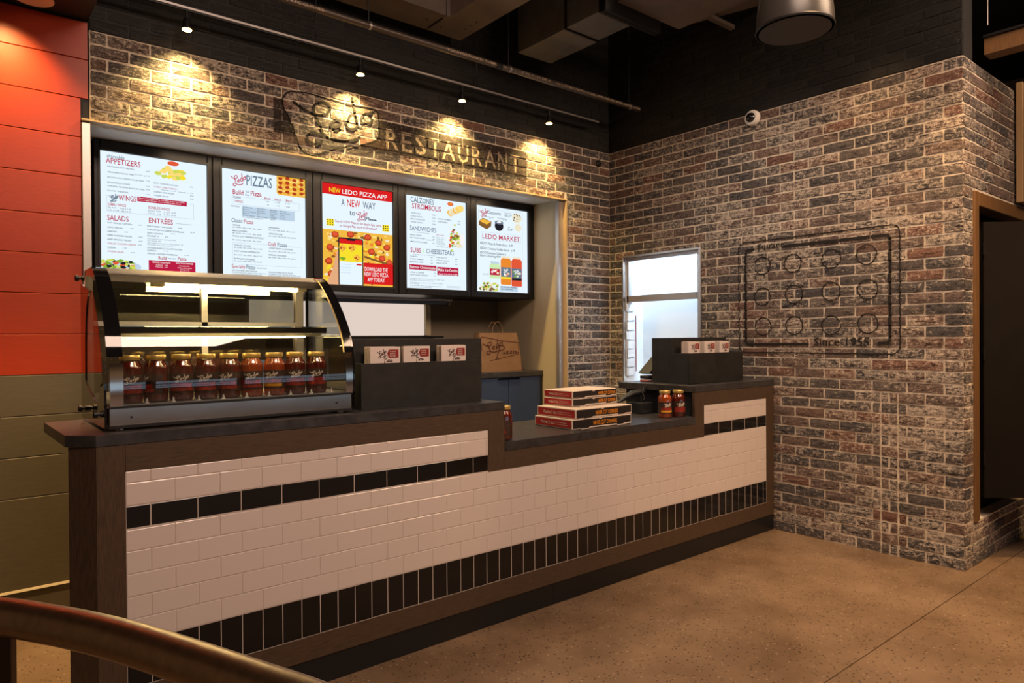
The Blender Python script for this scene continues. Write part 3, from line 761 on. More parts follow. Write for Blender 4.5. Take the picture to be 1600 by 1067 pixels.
# ============================================================ DISPLAY CASE
dc = thing('display_case', (-3.775, .32, 1.094), 'curved glass countertop display case with jars and two warm tube lights', 'display case')
CX0, CX1 = -4.235, -3.315
PROF = smooth([(.078, 1.178), (.075, 1.24), (.080, 1.33), (.108, 1.425), (.168, 1.512), (.248, 1.598), (.335, 1.668), (.40, 1.692)], 4)
SIDE = [(.070, 1.106), (.070, 1.178)] + PROF[1:] + [(.46, 1.702), (.52, 1.696), (.56, 1.672), (.572, 1.64), (.572, 1.106)]
WIN = smooth([(.150, 1.245), (.130, 1.285), (.165, 1.40), (.225, 1.50), (.30, 1.585), (.36, 1.602), (.42, 1.56), (.46, 1.47), (.475, 1.30), (.46, 1.245), (.30, 1.20), (.20, 1.185)], 3, True)
def plate_with_hole(outer, hole, x, th):
    bm = bmesh.new(); es = []
    for loop in (outer, hole):
        vv = [bm.verts.new((0, p[0], p[1])) for p in loop]
        es += [bm.edges.new((vv[i], vv[(i + 1) % len(vv)])) for i in range(len(vv))]
    bmesh.ops.triangle_fill(bm, use_beauty=True, use_dissolve=False, edges=es)
    r = bmesh.ops.extrude_face_region(bm, geom=bm.faces[:])
    bmesh.ops.translate(bm, vec=(th, 0, 0), verts=[e for e in r['geom'] if isinstance(e, bmesh.types.BMVert)])
    bmesh.ops.recalc_face_normals(bm, faces=bm.faces)
    bmesh.ops.translate(bm, vec=Vector((x, 0, 0)) - Vector(dc.location), verts=bm.verts)
    me = bpy.data.meshes.new('side_panel'); bm.to_mesh(me); bm.free(); return me
for x, nm in ((CX0 - .014, 'left'), (CX1 + .006, 'right')):
    if nm == 'left':
        me = plate_with_hole(SIDE, WIN, x, .008)
        me.materials.append(M_BLKGLOSS)
        o = bpy.data.objects.new('side_panel', me); COL.objects.link(o); o.parent = dc
        MB(dc).prism(WIN, 0, x + .003, x + .005).build('side_glass', M_GLASS, dc, fixn=True)
    else:
        # right end: clear glass with a dark curved rim
        MB(dc).prism(SIDE, 0, x + .003, x + .006).build('side_glass', M_GLASS, dc, fixn=True)
        v, f = ribbon([(p[0] + .004, p[1] - .002) for p in SIDE[1:-1]], .016)
        m = MB(dc); n = len(v)
        m.add([(x, a, b) for a, b in v] + [(x + .008, a, b) for a, b in v], [tuple(reversed(q)) for q in f] + [tuple(i + n for i in q) for q in f] + [(2 * i, 2 * i + 2, n + 2 * i + 2, n + 2 * i) for i in range(n // 2 - 1)] + [(2 * i + 1, n + 2 * i + 1, n + 2 * i + 3, 2 * i + 3) for i in range(n // 2 - 1)])
        m.build('side_rim', M_BLKGLOSS, dc, fixn=True)
        MB(dc).box(x, x + .008, .556, .572, 1.106, 1.66).build('side_rim', M_BLKGLOSS, dc)
# curved front glass and its printed black borders
def sheet(prof, x0, x1, off):
    m = MB(dc); vs = []; fs = []; n = len(prof)
    for i, (y, z) in enumerate(prof):
        a = prof[max(i - 1, 0)]; b = prof[min(i + 1, n - 1)]; dy, dz = b[0] - a[0], b[1] - a[1]; l = math.hypot(dy, dz)
        vs += [(x0, y - dz / l * off, z + dy / l * off), (x1, y - dz / l * off, z + dy / l * off)]
    m.add(vs, [(2 * i, 2 * i + 1, 2 * i + 3, 2 * i + 2) for i in range(n - 1)]); m.sm = True
    return m
sheet(PROF, CX0, CX1, 0).build('front_glass', M_GLASS, dc)
up = [p for p in PROF if p[1] > 1.33]
sheet(up, CX0 - .004, CX0 + .046, .003).build('glass_border', M_BLKGLOSS, dc)
lo = [p for p in PROF if p[1] <= 1.335]
sheet(lo, CX0 + .004, CX0 + .046, .003).build('corner_mirror', M_MIRROR, dc)
sheet(up, CX1 - .028, CX1 + .010, .003).build('glass_border', M_BLKGLOSS, dc)
sheet(lo, CX1 - .026, CX1 + .006, .003).build('corner_mirror', M_MIRROR, dc)
sheet(up, CX1 - .034, CX1 - .028, .003).build('gilt_edge', M_GOLD, dc)
# base
MB(dc).box(CX0, CX1, .074, .56, 1.112, 1.176).build('base_tray', M_MIRROR, dc, bev=.004, seg=2)
MB(dc).box(CX0, CX1, .070, .080, 1.104, 1.113).build('gasket', M_BLKPL, dc)
MB(dc).box(CX0, CX1, .069, .080, 1.1745, 1.180).build('gasket', M_BLKPL, dc)
MB(dc).box(CX0 + .01, CX1 - .01, .085, .55, 1.176, 1.184).build('case_floor', M_CASEFLOOR, dc)
for x in (CX0 + .04, CX1 - .04):
    for y in (.11, .52): MB(dc).lathe([(.018, 0), (.018, .005), (.011, .006), (.011, .018)], (x, y, 1.094), 14).build('foot', M_STEEL, dc)
for x in (CX0 + .07, CX1 - .07):
    MB(dc).lathe([(.004, 0), (.004, -.003), (.002, -.004)], (x, .074, 1.140), 10, axis=1).build('screw', M_BLKMET, dc)
for y, z in ((.47, 1.655), (.42, 1.152), (.085, 1.156)):
    MB(dc).lathe([(.010, 0), (.010, -.010), (.006, -.011), (.006, -.018), (.012, -.019), (.012, -.030), (.009, -.032)], (CX0 - .014, y, z), 16, axis=0).build('knob', M_BLKMET, dc)
# rear frame with sliding doors
r = MB(dc); r.box(CX0, CX1, .545, .568, 1.655, 1.69).box(CX0, CX0 + .025, .545, .568, 1.184, 1.655).box(CX1 - .055, CX1 - .02, .535, .568, 1.184, 1.655)
r.box(CX0, CX1, .540, .568, 1.176, 1.20)
r.build('rear_frame', M_ALU, dc)
MB(dc).box(-3.800, -3.775, .53, .545, 1.2, 1.655).build('door_stile', M_ALU, dc)
MB(dc).box(CX0 + .025, -3.79, .548, .552, 1.2, 1.655).build('sliding_door', M_GLASSR, dc)
MB(dc).box(-3.79, CX1 - .05, .556, .560, 1.2, 1.655).build('sliding_door', M_GLASSR, dc)
MB(dc).box(CX0 + .025, CX1 - .05, .53, .545, 1.470, 1.490).build('door_rail', M_ALU, dc)
# lamp housings
MB(dc).prism([(.338, 1.672), (.40, 1.694), (.572, 1.694), (.572, 1.672), (.44, 1.662), (.345, 1.640)], 0, CX0, CX1).build('top_housing', M_STEEL, dc, fixn=True)
MB(dc).tube([(-3.985, .385, 1.638), (-3.43, .385, 1.638)], .011, 12).build('lamp_tube', M_TUBE, dc)
MB(dc).box(-4.03, -3.985, .365, .405, 1.628, 1.655).build('lamp_socket', M_BEIGE, dc)
MB(dc).box(-3.43, -3.39, .365, .405, 1.628, 1.655).build('lamp_socket', M_BEIGE, dc)
MB(dc).box(CX0 + .03, -3.375, .225, .53, 1.452, 1.458).build('glass_shelf', M_GLASS, dc)
MB(dc).prism([(.205, 1.438), (.205, 1.462), (.228, 1.466), (.245, 1.450), (.240, 1.436)], 0, CX0 + .03, -3.368).build('shelf_lip', M_BLKGLOSS, dc, fixn=True)
MB(dc).prism([(.215, 1.438), (.250, 1.438), (.265, 1.424), (.235, 1.424)], 0, CX0 + .03, -3.385).build('shelf_lamp_housing', M_STEEL, dc, fixn=True)
MB(dc).tube([(-4.03, .250, 1.427), (-3.45, .250, 1.427)], .0085, 10).build('lamp_tube', M_TUBE, dc)
for i in range(9):
    MB(dc).lathe([(.010, 0), (.005, .004), (.0022, .018)], (-4.110 + i * .089, .098, 1.184), 8).build('price_pin', M_WHITE, dc)

# ============================================================ SAUCE JARS
def jar_at(loc, label, group, sauce, band, rot=0.0):
    t = thing('sauce_jar', loc, label, 'jar', group, rot)
    b = MB(); b.lathe([(.034, 0), (.041, .004), (.0425, .012), (.0425, .122), (.040, .134), (.031, .147), (.030, .152)], (0, 0, 0), 28)
    b.build('sauce', sauce, t)
    g = MB(); g.lathe([(.0345, 0), (.0412, .003), (.0428, .012), (.0428, .122), (.041, .135), (.032, .149), (.0315, .158)], (0, 0, 0), 28); g.build('glass', M_GLASSD, t)
    l = MB(); l.lathe([(.0335, .155), (.0345, .157), (.0345, .170), (.0325, .1735)], (0, 0, 0), 28); l.build('lid', M_GOLD, t)
    def wrap(a0, a1, z0, z1, r):
        m = MB(); n = 20; vs = []
        for i in range(n + 1):
            a = math.radians(a0 + (a1 - a0) * i / n); vs += [(r * math.sin(a), -r * math.cos(a), z0), (r * math.sin(a), -r * math.cos(a), z1)]
        m.add(vs, [(2 * i, 2 * i + 2, 2 * i + 3, 2 * i + 1) for i in range(n)]); m.sm = True; return m
    lb = wrap(-105, 105, .028, .102, .0430).build('paper_label', M_LABEL, t)
    wrap(-60, 55, .050, .066, .0432).build('label_picture', M_LABELR, lb)
    wrap(-62, 62, .036, .048, .0433).build('label_band', band, lb)
    v, f = strokes('L', -.030, .070, .058, .028, .0028)
    m = MB(); m.add([(.0434 * math.sin(a / .0434), -.0434 * math.cos(a / .0434), z) for a, z in v], f); m.build('label_script', M_INKW, lb)
    return t
names = ['first jar from the left in the display case', 'second jar from the left in the display case', 'third jar from the left in the display case', 'fourth jar from the left in the display case', 'middle jar of the nine in the display case', 'fourth jar from the right in the display case', 'third jar from the right in the display case, yellow label band', 'second jar from the right in the display case', 'rightmost jar in the display case']
xs = [-4.152, -4.065, -3.977, -3.890, -3.801, -3.714, -3.619, -3.531, -3.440]
for i, x in enumerate(xs):
    rot = [.25, -1.1, .1, -.05, -.3, .0, -.35, .1, .0][i]
    jar_at((x, .160 + random.uniform(-.004, .006), 1.184), 'gold-lidded sauce jar, ' + names[i], 'sauce jars in the display case', M_SAUCE if i not in (5, 6) else M_SAUCEO, M_LABELY if i == 6 else M_LABELR, rot - .35)
jar_at((-1.118, .115, .893), 'orange sauce jar with yellow label band on the low worktop', 'sauce jars on the low worktop', M_SAUCEO, M_LABELY, -.40)
jar_at((-1.026, .080, .893), 'dark red sauce jar on the low worktop beside the orange one', 'sauce jars on the low worktop', M_SAUCE, M_LABELR, -.40)
jar_at((-2.478, .066, .893), 'red sauce jar tucked against the counter step', 'sauce jars on the low worktop', M_SAUCE, M_LABELR, -1.5)

# ============================================================ LEAFLET HOLDERS
def holder(loc_x0, x1, x0b, x1b, yf, ym, yb, zl, zh, lab):
    t = thing('leaflet_holder', ((loc_x0 + x1) / 2, yf + .1, 1.093), lab, 'holder', 'dark laminate leaflet holders')
    k = .012
    MB(t).box(loc_x0, x1, yf, yf + k, 1.094, zl).build('front_panel', M_HOLDER, t, bev=.001)
    MB(t).box(loc_x0, loc_x0 + k, yf + k, ym, 1.094, zl).build('end_panel', M_HOLDER, t)
    MB(t).box(x1 - k, x1, yf + k, ym, 1.094, zl).build('end_panel', M_HOLDER, t)
    MB(t).box(loc_x0 + k, x1 - k, yf + k, ym, 1.094, 1.106).build('bottom_panel', M_HOLDER, t)
    MB(t).box(x0b, x1b, ym, yb, 1.094, zh).build('back_box', M_HOLDER, t, bev=.001)
    return t
holder(-3.252, -2.590, -3.262, -2.479, .110, .250, .42, 1.300, 1.409, 'wide black leaflet holder on the high worktop beside the display case')
holder(-.868, -.252, -.832, -.190, .098, .276, .448, 1.298, 1.401, 'black leaflet holder on the right worktop in front of the kitchen hatch')
def leaflets(x0, x1, y0, z0, z1, n, lab, grp):
    t = thing('leaflet_stack', ((x0 + x1) / 2, y0 + n * .004, z0), lab, 'leaflets', grp)
    w = x1 - x0
    for i in range(n):
        dx = random.uniform(-.002, .002); dz = random.uniform(-.003, .002) if i else 0
        y = y0 + i * .0085
        MB(t).box(x0 + dx, x1 + dx, y, y + .0075, z0, z1 + dz).build('leaflet', M_PAPER if i == 0 else M_PAPERED, t)
    m = MB(t); v, f = strokes('L', x0 + w * .24, z1 - .052, w * .30, .042, .0030); flat_y(m, (v, f), y0 - .0008)
    v, f = strokes('P', x0 + w * .45, z1 - .086, w * .30, .050, .0030); flat_y(m, (v, f), y0 - .0008); m.build('printed_script', M_INKD, t)
    q = z1 - .013
    m = MB(t); m.prism([(x0 + w * .57, q - .018), (x0 + w * .62, q), (x0 + w * .95, q), (x0 + w * .95, q - .038), (x0 + w * .62, q - .038)], 1, y0 - .0010, y0 - .0004); m.build('red_badge', M_INKR, t, fixn=True)
    m = MB(t)
    for k, s in enumerate(('WE DELIVER', 'SQUARE PIZZA', 'ORDER ONLINE')): text_y(m, s, x0 + w * .65, q - .012 - k * .010, w * .20, .0055, y0 - .0016)
    m.build('badge_text', M_INKW, t)
    return t
g1 = 'leaflets in the holder beside the display case'
leaflets(-3.178, -3.022, .165, 1.107, 1.373, 6, 'white printed leaflets, left stack in the holder beside the display case', g1)
leaflets(-2.995, -2.848, .175, 1.107, 1.375, 3, 'white printed leaflets, middle stack in the holder beside the display case', g1)
leaflets(-2.790, -2.645, .160, 1.107, 1.375, 6, 'white printed leaflets, right stack in the holder beside the display case', g1)
g2 = 'leaflets in the holder on the right worktop'
leaflets(-.790, -.665, .170, 1.107, 1.374, 7, 'white printed leaflets, left stack in the holder by the kitchen hatch', g2)
leaflets(-.605, -.485, .170, 1.107, 1.374, 8, 'white printed leaflets, middle stack in the holder by the kitchen hatch', g2)
leaflets(-.425, -.315, .170, 1.107, 1.374, 8, 'white printed leaflets, right stack in the holder by the kitchen hatch', g2)

# ============================================================ PIZZA BOXES
def pizza_box(loc, rz, W, DD, H, big, lab):
    t = thing('pizza_box', loc, lab, 'pizza box', 'pizza boxes on the low worktop', rz)
    MB().box(0, W, 0, DD, 0, H).build('carton', M_BOXW, t, bev=.0015)
    e = .004 if big else .003
    m = MB(); zt = H - e
    lo_ = .012 if big else .009
    poly = [(.006, e + .001), (W * .14, e + .001), (W * .15, -.004 + e), (W * .27, -.004 + e), (W * .29, e + .006), (W * .74, e + .006), (W * .75, e), (W * .86, e), (W * .88, e + .006), (W - .006, e + .006), (W - .006, zt), (.006, zt)]
    m.prism(poly, 1, -.0014, -.0004); m.build('black_front', M_BOXK, t, fixn=True)
    m = MB(); m.prism([(W * .14, -.001), (W * .15, -.004), (W * .27, -.004), (W * .29, .004), (W * .27, .006), (W * .26, .001), (W * .16, .001)], 1, -.003, .0); m.build('lock_tab', M_BOXW, t, fixn=True)
    m = MB(); m.prism([(W * .74, -.001), (W * .75, -.003), (W * .86, -.003), (W * .88, .004), (W * .86, .006), (W * .85, .001), (W * .76, .001)], 1, -.003, .0); m.build('lock_tab', M_BOXW, t, fixn=True)
    m = MB(); m.prism([(W * .46 + .014 * math.cos(k * PI / 8), H - .001 - .008 * math.sin(k * PI / 8)) for k in range(9)], 1, -.0022, -.0014); m.build('thumb_notch', M_PAPERED, t, fixn=True)
    m = MB(); text_y(m, 'NEVER CUT CORNERS', W * (.34 if big else .56), H * .30, W * (.40 if big else .40), H * .42, -.0020); m.build('slogan', M_INKO, t)
    m = MB(); m.prism([(e * 2, e * 1.5), (DD - e * 2, e * 1.5), (DD - e * 2, H - e * 1.6), (e * 2, H - e * 1.6)], 0, -.0014, -.0004); m.build('red_side', M_BOXR, t, fixn=True)
    m = MB()
    def tx(s, y, z, w, h):
        v, f = text2d(s); m.add([(-.0020, y - a * w, z + b * h) for a, b in v], [tuple(reversed(q)) for q in f])
    tx('Parties 2 Go', DD * .82, H * .34, DD * .34, H * .34); tx('Catering for every occasion', DD * .46, H * .55, DD * .32, H * .11); tx('order online or at the restaurant', DD * .46, H * .34, DD * .36, H * .10)
    m.build('side_text', M_INKW, t)
    return t
pizza_box((-1.978, .082, .895), -.035, .478, .325, .054, True, 'large black and red pizza box at the bottom of the stack')
pizza_box((-1.952, .080, .951), -.012, .466, .325, .054, True, 'large black and red pizza box, second from the bottom of the stack')
pizza_box((-1.868, .190, 1.0085), .010, .385, .245, .043, False, 'small black and red pizza box, third in the stack')
pizza_box((-1.862, .196, 1.0545), .0, .380, .245, .042, False, 'small black and red pizza box on top of the stack')

# ============================================================ THINGS ON AND UNDER THE RIGHT WORKTOP
pt = thing('payment_terminal', (-.60, .50, 1.092), 'black tilted till screen behind the leaflet holder', 'till')
MB(pt).prism([(-.80, 1.150), (-.66, 1.255), (-.50, 1.33), (-.48, 1.31), (-.62, 1.225), (-.76, 1.140)], 1, .50, .60).build('screen', M_BLKPL, pt, fixn=True)
MB(pt).prism([(-.70, 1.092), (-.45, 1.092), (-.50, 1.27), (-.60, 1.22)], 1, .52, .58).build('stand', M_BLKPL, pt, fixn=True)
cb = thing('card_reader', (-.80, .50, 1.092), 'red and black card reader beside the till screen on the right worktop', 'card reader')
MB(cb).box(-.855, -.74, .47, .54, 1.093, 1.103).build('base', M_INKR, cb, bev=.002)
MB(cb).box(-.85, -.73, .47, .54, 1.103, 1.108).build('white_edge', M_WHITE, cb)
MB(cb).box(-.855, -.80, .47, .54, 1.112, 1.135).build('body', M_BLKPL, cb, bev=.003)
MB(cb).box(-.80, -.73, .47, .54, 1.108, 1.135).build('red_cover', M_INKR, cb, bev=.003)
cd = MB(); cd.tube([(-.80, .46, 1.118), (-.845, .40, 1.108), (-.90, .36, 1.098), (-1.003, .38, 1.07), (-1.03, .37, 1.03), (-1.02, .36, 1.0), (-1.03, .36, .985)], .003, 6)
tag(cd.build('cable', M_BLKPL), 'thin cable hanging over the edge of the right worktop', 'cable')
ph = thing('handset', (-1.05, .42, .893), 'black curved desk handset under the right worktop edge', 'handset')
MB(ph).tube([(-1.20, .43, .975), (-1.15, .43, 1.0), (-1.08, .42, 1.026), (-1.0, .40, 1.034), (-.95, .39, 1.030)], [.006, .018, .024, .020, .010], 12).build('receiver', M_BLKPL, ph)
MB(ph).box(-1.09, -.965, .33, .46, .893, .968).build('base', M_BLKPL, ph, bev=.006, seg=2)
MB(ph).box(-1.07, -.985, .328, .331, .905, .912).build('chrome_strip', M_STEEL, ph)
MB(ph).box(-1.04, -1.01, .38, .44, .968, 1.01).build('cradle', M_BLKPL, ph)

MENUS = [
(-3.956, -3.36, [
 ('shareable', -3.92, 2.492, 0.093, 0.0187, 's'),
 ('APPETIZERS', -3.925, 2.458, 0.184, 0.0327, 'c'),
 ('BAVARIAN SOFT PRETZEL', -3.916, 2.436, 0.143, 0.0078, 'd'),
 ('6.99', -3.712, 2.437, 0.02, 0.0065, 'd'),
 ('SEASONED HOUSE FRIES', -3.916, 2.403, 0.139, 0.0078, 'd'),
 ('Sm 5.99  Lg 7.99', -3.771, 2.408, 0.081, 0.0055, 'd'),
 ('BACON AND CHEESE HOUSE FRIES', -3.917, 2.373, 0.195, 0.0078, 'd'),
 ('7.99', -3.712, 2.377, 0.02, 0.0064, 'd'),
 ('MOZZARELLA STICKS', -3.918, 2.342, 0.119, 0.0077, 'd'),
 ('7.99', -3.713, 2.344, 0.02, 0.0065, 'd'),
 ('CHICKEN TENDERS & HOUSE FRIES', -3.918, 2.321, 0.198, 0.0078, 'd'),
 ('8.99', -3.713, 2.324, 0.02, 0.0065, 'd'),
 ('SOUP BY THE BOWL', -3.919, 2.293, 0.112, 0.0078, 'd'),
 ('5.99', -3.713, 2.295, 0.02, 0.0064, 'd'),
 ('SPICY TOASTED RAVIOLI', -3.669, 2.37, 0.138, 0.0081, 'd'),
 ('7.99', -3.462, 2.373, 0.018, 0.0067, 'd'),
 ('CHEESY GARLIC BREAD', -3.669, 2.348, 0.131, 0.0081, 'c'),
 ('Small 4 pcs 4.99   Large 8 pcs 7.99', -3.628, 2.335, 0.185, 0.0057, 'd'),
 ('CAESAR SIDE SALAD', -3.669, 2.317, 0.115, 0.0081, 'd'),
 ('5.99', -3.461, 2.318, 0.02, 0.0067, 'd'),
 ('TOSSED SALAD', -3.67, 2.295, 0.084, 0.0081, 'd'),
 ('5.99', -3.461, 2.298, 0.02, 0.0066, 'd'),
 ('WINGS', -3.861, 2.246, 0.095, 0.0331, 'c'),
 ('Flavors: Hot, Honey BBQ, Thai, Mild, Sweet Heat, Garlic,', -3.752, 2.27, 0.26, 0.0056, 'w'),
 ('Lemon Pepper, Old Style. Choice of Ranch or Bleu Cheese', -3.752, 2.259, 0.237, 0.0056, 'w'),
 ('JUMBO WINGS', -3.915, 2.209, 0.094, 0.0156, 'c'),
 ('(5) 9.99     (10) 16.99', -3.916, 2.194, 0.121, 0.007, 'd'),
 ('(15) 21.99   (8) 14.99', -3.916, 2.179, 0.121, 0.007, 'd'),
 ('BONELESS WINGS', -3.7, 2.213, 0.12, 0.0161, 'c'),
 ('(6 LBS.)  57.99    (1 LB.)  14.99', -3.703, 2.198, 0.158, 0.0072, 'd'),
 ('(1/2 LB.)  9.99    (3 LB.)  36.99', -3.704, 2.182, 0.158, 0.0072, 'd'),
 ('SALADS', -3.921, 2.122, 0.113, 0.0312, 'c'),
 ('HOT GRILLED CHICKEN', -3.919, 2.103, 0.129, 0.0085, 'd'),
 ('8.99', -3.755, 2.105, 0.019, 0.0064, 'd'),
 ('LEDO ITALIAN', -3.919, 2.076, 0.078, 0.0086, 'd'),
 ('8.99', -3.8, 2.08, 0.018, 0.0063, 'd'),
 ('GARDEN', -3.92, 2.052, 0.048, 0.0086, 'd'),
 ('6.99', -3.833, 2.056, 0.021, 0.0064, 'd'),
 ('FRIED CHICKEN SALAD', -3.92, 2.029, 0.129, 0.0094, 'd'),
 ('8.99', -3.754, 2.032, 0.02, 0.0064, 'd'),
 ('BABY SPINACH SALAD', -3.92, 2.005, 0.125, 0.0093, 'd'),
 ('8.99', -3.754, 2.007, 0.02, 0.0064, 'd'),
 ('GRILLED CHICKEN CAESAR', -3.92, 1.981, 0.15, 0.0093, 'c'),
 ('8.99', -3.76, 1.984, 0.021, 0.0064, 'd'),
 ('CAESAR', -3.921, 1.956, 0.043, 0.0094, 'd'),
 ('6.99', -3.841, 1.959, 0.02, 0.0063, 'd'),
 ('ATHENA SALAD', -3.921, 1.933, 0.085, 0.0094, 'c'),
 ('8.99', -3.799, 1.935, 0.021, 0.0064, 'd'),
 ('ENTRÉES', -3.698, 2.128, 0.135, 0.0306, 'c'),
 ('All entrées served with garlic bread', -3.547, 2.136, 0.097, 0.0049, 'd'),
 ('FIVE-CHEESE TORTELLINI', -3.708, 2.103, 0.141, 0.0088, 'd'),
 ('9.99', -3.531, 2.107, 0.022, 0.0066, 'd'),
 ('CHICKEN & FIVE-CHEESE TORTELLINI', -3.708, 2.082, 0.208, 0.0089, 'd'),
 ('12.99', -3.461, 2.086, 0.023, 0.0066, 'd'),
 ('LEDO LASAGNA', -3.708, 2.061, 0.087, 0.0089, 'd'),
 ('10.99', -3.575, 2.068, 0.023, 0.0065, 'd'),
 ('SPAGHETTI', -3.708, 2.043, 0.062, 0.0089, 'd'),
 ('8.99', -3.609, 2.046, 0.019, 0.0066, 'd'),
 ('with homemade meat or pork sauce 9.99', -3.709, 2.028, 0.16, 0.0056, 'd'),
 ('with sausage 7.99', -3.709, 2.016, 0.077, 0.0057, 'd'),
 ('with sautéed mushrooms or green peppers .99', -3.709, 2.003, 0.203, 0.0056, 'd'),
 ('Try double side of the sauce .99', -3.709, 1.992, 0.145, 0.0056, 'd'),
 ('CHICKEN & BROCCOLI FETTUCCINI', -3.709, 1.971, 0.196, 0.0089, 'd'),
 ('ALFREDO', -3.709, 1.955, 0.051, 0.0089, 'd'),
 ('11.99', -3.617, 1.958, 0.026, 0.0065, 'd'),
 ('GRILLED CHICKEN PARMESAN', -3.709, 1.936, 0.169, 0.0089, 'd'),
 ('12.99', -3.499, 1.94, 0.026, 0.0067, 'd'),
 ('Build', -3.647, 1.907, 0.045, 0.0212, 'c'),
 ('your own', -3.595, 1.913, 0.049, 0.0115, 's'),
 ('Pasta', -3.536, 1.91, 0.05, 0.0215, 'c'),
 ('CHOOSE YOUR PASTA', -3.681, 1.884, 0.102, 0.0097, 'w'),
 ('Spaghetti   5.99', -3.662, 1.871, 0.067, 0.0057, 'w'),
 ('Fettuccine   5.99', -3.663, 1.859, 0.067, 0.0057, 'w'),
 ('CHOOSE YOUR SAUCE', -3.681, 1.829, 0.101, 0.0097, 'w'),
 ('ADD YOUR TOPPINGS', -3.548, 1.886, 0.101, 0.0099, 'w'),
 ('Meatballs 2.99', -3.527, 1.872, 0.058, 0.0058, 'w'),
 ('Chicken, Spinach, Garlic', -3.538, 1.86, 0.083, 0.0058, 'w'),
 ('Sausage 1.99', -3.523, 1.849, 0.054, 0.0058, 'w'),
 ('Broccoli 1.49', -3.523, 1.838, 0.054, 0.0058, 'w'),
], [(-3.76, 2.252, -3.48, 2.281, 'c'), (-3.701, 1.83, -3.432, 1.901, 'c')], [(-3.922, 2.174, -3.439, 2.269)], [('L', -3.908, 2.23, -3.863, 2.281, 's')]),
(-3.2695, -2.7029, [
 ('PIZZAS', -3.109, 2.436, 0.171, 0.0684, 's'),
 ('Build', -3.199, 2.366, 0.07, 0.0322, 'c'),
 ('Your', -3.118, 2.386, 0.028, 0.0139, 's'),
 ('Own', -3.118, 2.365, 0.028, 0.014, 's'),
 ('Pizza', -3.082, 2.37, 0.073, 0.0328, 'c'),
 ('8inch', -2.991, 2.357, 0.042, 0.0158, 'c'),
 ('14inch', -2.925, 2.357, 0.05, 0.016, 'c'),
 ('18inch', -2.85, 2.358, 0.051, 0.0161, 'c'),
 ('PLAIN', -3.195, 2.34, 0.047, 0.0123, 'd'),
 ('TOPPINGS', -3.194, 2.314, 0.061, 0.0154, 'c'),
 ('7.99', -2.983, 2.34, 0.024, 0.0071, 'd'),
 ('11.99', -2.919, 2.34, 0.032, 0.0072, 'd'),
 ('17.99', -2.845, 2.341, 0.031, 0.0072, 'd'),
 ('.99', -2.976, 2.317, 0.016, 0.0071, 'd'),
 ('1.49', -2.912, 2.318, 0.025, 0.0072, 'd'),
 ('1.99', -2.842, 2.318, 0.027, 0.0072, 'd'),
 ('TOPPINGS:', -3.212, 2.283, 0.056, 0.0084, 'd'),
 ('Anchovies', -3.134, 2.284, 0.061, 0.007, 'd'),
 ('Bacon', -3.134, 2.271, 0.04, 0.007, 'd'),
 ('Banana Peppers', -3.134, 2.257, 0.087, 0.0069, 'd'),
 ('Basil', -3.134, 2.244, 0.04, 0.007, 'd'),
 ('Black Olives', -3.134, 2.231, 0.077, 0.007, 'd'),
 ('Broccoli Florets', -3.134, 2.218, 0.098, 0.007, 'd'),
 ('Extra Cheese', -3.041, 2.285, 0.057, 0.007, 'd'),
 ('Feta Cheese', -3.041, 2.271, 0.052, 0.0071, 'd'),
 ('Green Peppers', -3.042, 2.258, 0.061, 0.0071, 'd'),
 ('Ham', -3.042, 2.245, 0.017, 0.007, 'd'),
 ('Italian Sausage', -3.042, 2.231, 0.07, 0.0071, 'd'),
 ('Jalapeños', -3.042, 2.218, 0.043, 0.007, 'd'),
 ('Meatballs', -2.952, 2.284, 0.045, 0.0071, 'd'),
 ('Mushrooms', -2.952, 2.272, 0.045, 0.0071, 'd'),
 ('Pepperoni', -2.952, 2.259, 0.045, 0.0072, 'd'),
 ('Onions', -2.952, 2.246, 0.031, 0.0072, 'd'),
 ('Pineapple', -2.953, 2.234, 0.045, 0.0072, 'd'),
 ('Spinach', -2.953, 2.221, 0.035, 0.0072, 'd'),
 ('Red Onions', -2.884, 2.284, 0.047, 0.0073, 'd'),
 ('Roasted Peppers', -2.884, 2.271, 0.069, 0.0072, 'd'),
 ('Salami', -2.884, 2.258, 0.03, 0.0072, 'd'),
 ('Tomatoes', -2.884, 2.246, 0.038, 0.0072, 'd'),
 ('Zucchini', -2.884, 2.233, 0.038, 0.0073, 'd'),
 ('Classic', -3.209, 2.182, 0.073, 0.0261, 's'),
 ('Pizzas', -3.129, 2.18, 0.063, 0.0264, 'c'),
 ('VEGGIE', -3.202, 2.159, 0.05, 0.0099, 'd'),
 ('8in 10.99, 14in 16.99, 18in 22.99', -3.202, 2.146, 0.189, 0.0077, 'd'),
 ('MEATLOVERS', -3.202, 2.122, 0.094, 0.01, 'd'),
 ('8in 10.99, 14in 16.99, 18in 22.99', -3.202, 2.108, 0.189, 0.0077, 'd'),
 ('THICK CUT PEPPERONI PIZZA', -3.203, 2.086, 0.204, 0.01, 'd'),
 ('8in 10.99, 14in 16.99, 18in 22.99', -3.203, 2.063, 0.189, 0.0077, 'd'),
 ('HAWAIIAN', -2.963, 2.164, 0.073, 0.0103, 'd'),
 ('8in 9.97, 14in 14.97, 18in 21.97', -2.964, 2.148, 0.181, 0.0079, 'd'),
 ('LEDO DELUXE', -2.964, 2.123, 0.095, 0.0103, 'd'),
 ('8in 12.49, 14in 20.49, 18in 26.49', -2.964, 2.107, 0.188, 0.008, 'd'),
 ('Craft', -2.968, 2.045, 0.055, 0.027, 'c'),
 ('Pizzas', -2.904, 2.044, 0.065, 0.0272, 's'),
 ('SWEET BABY-Q CHICKEN', -2.962, 2.024, 0.167, 0.0103, 'd'),
 ('8in 10.99, 14in 16.99, 18in 22.99', -2.964, 2.004, 0.187, 0.0079, 'd'),
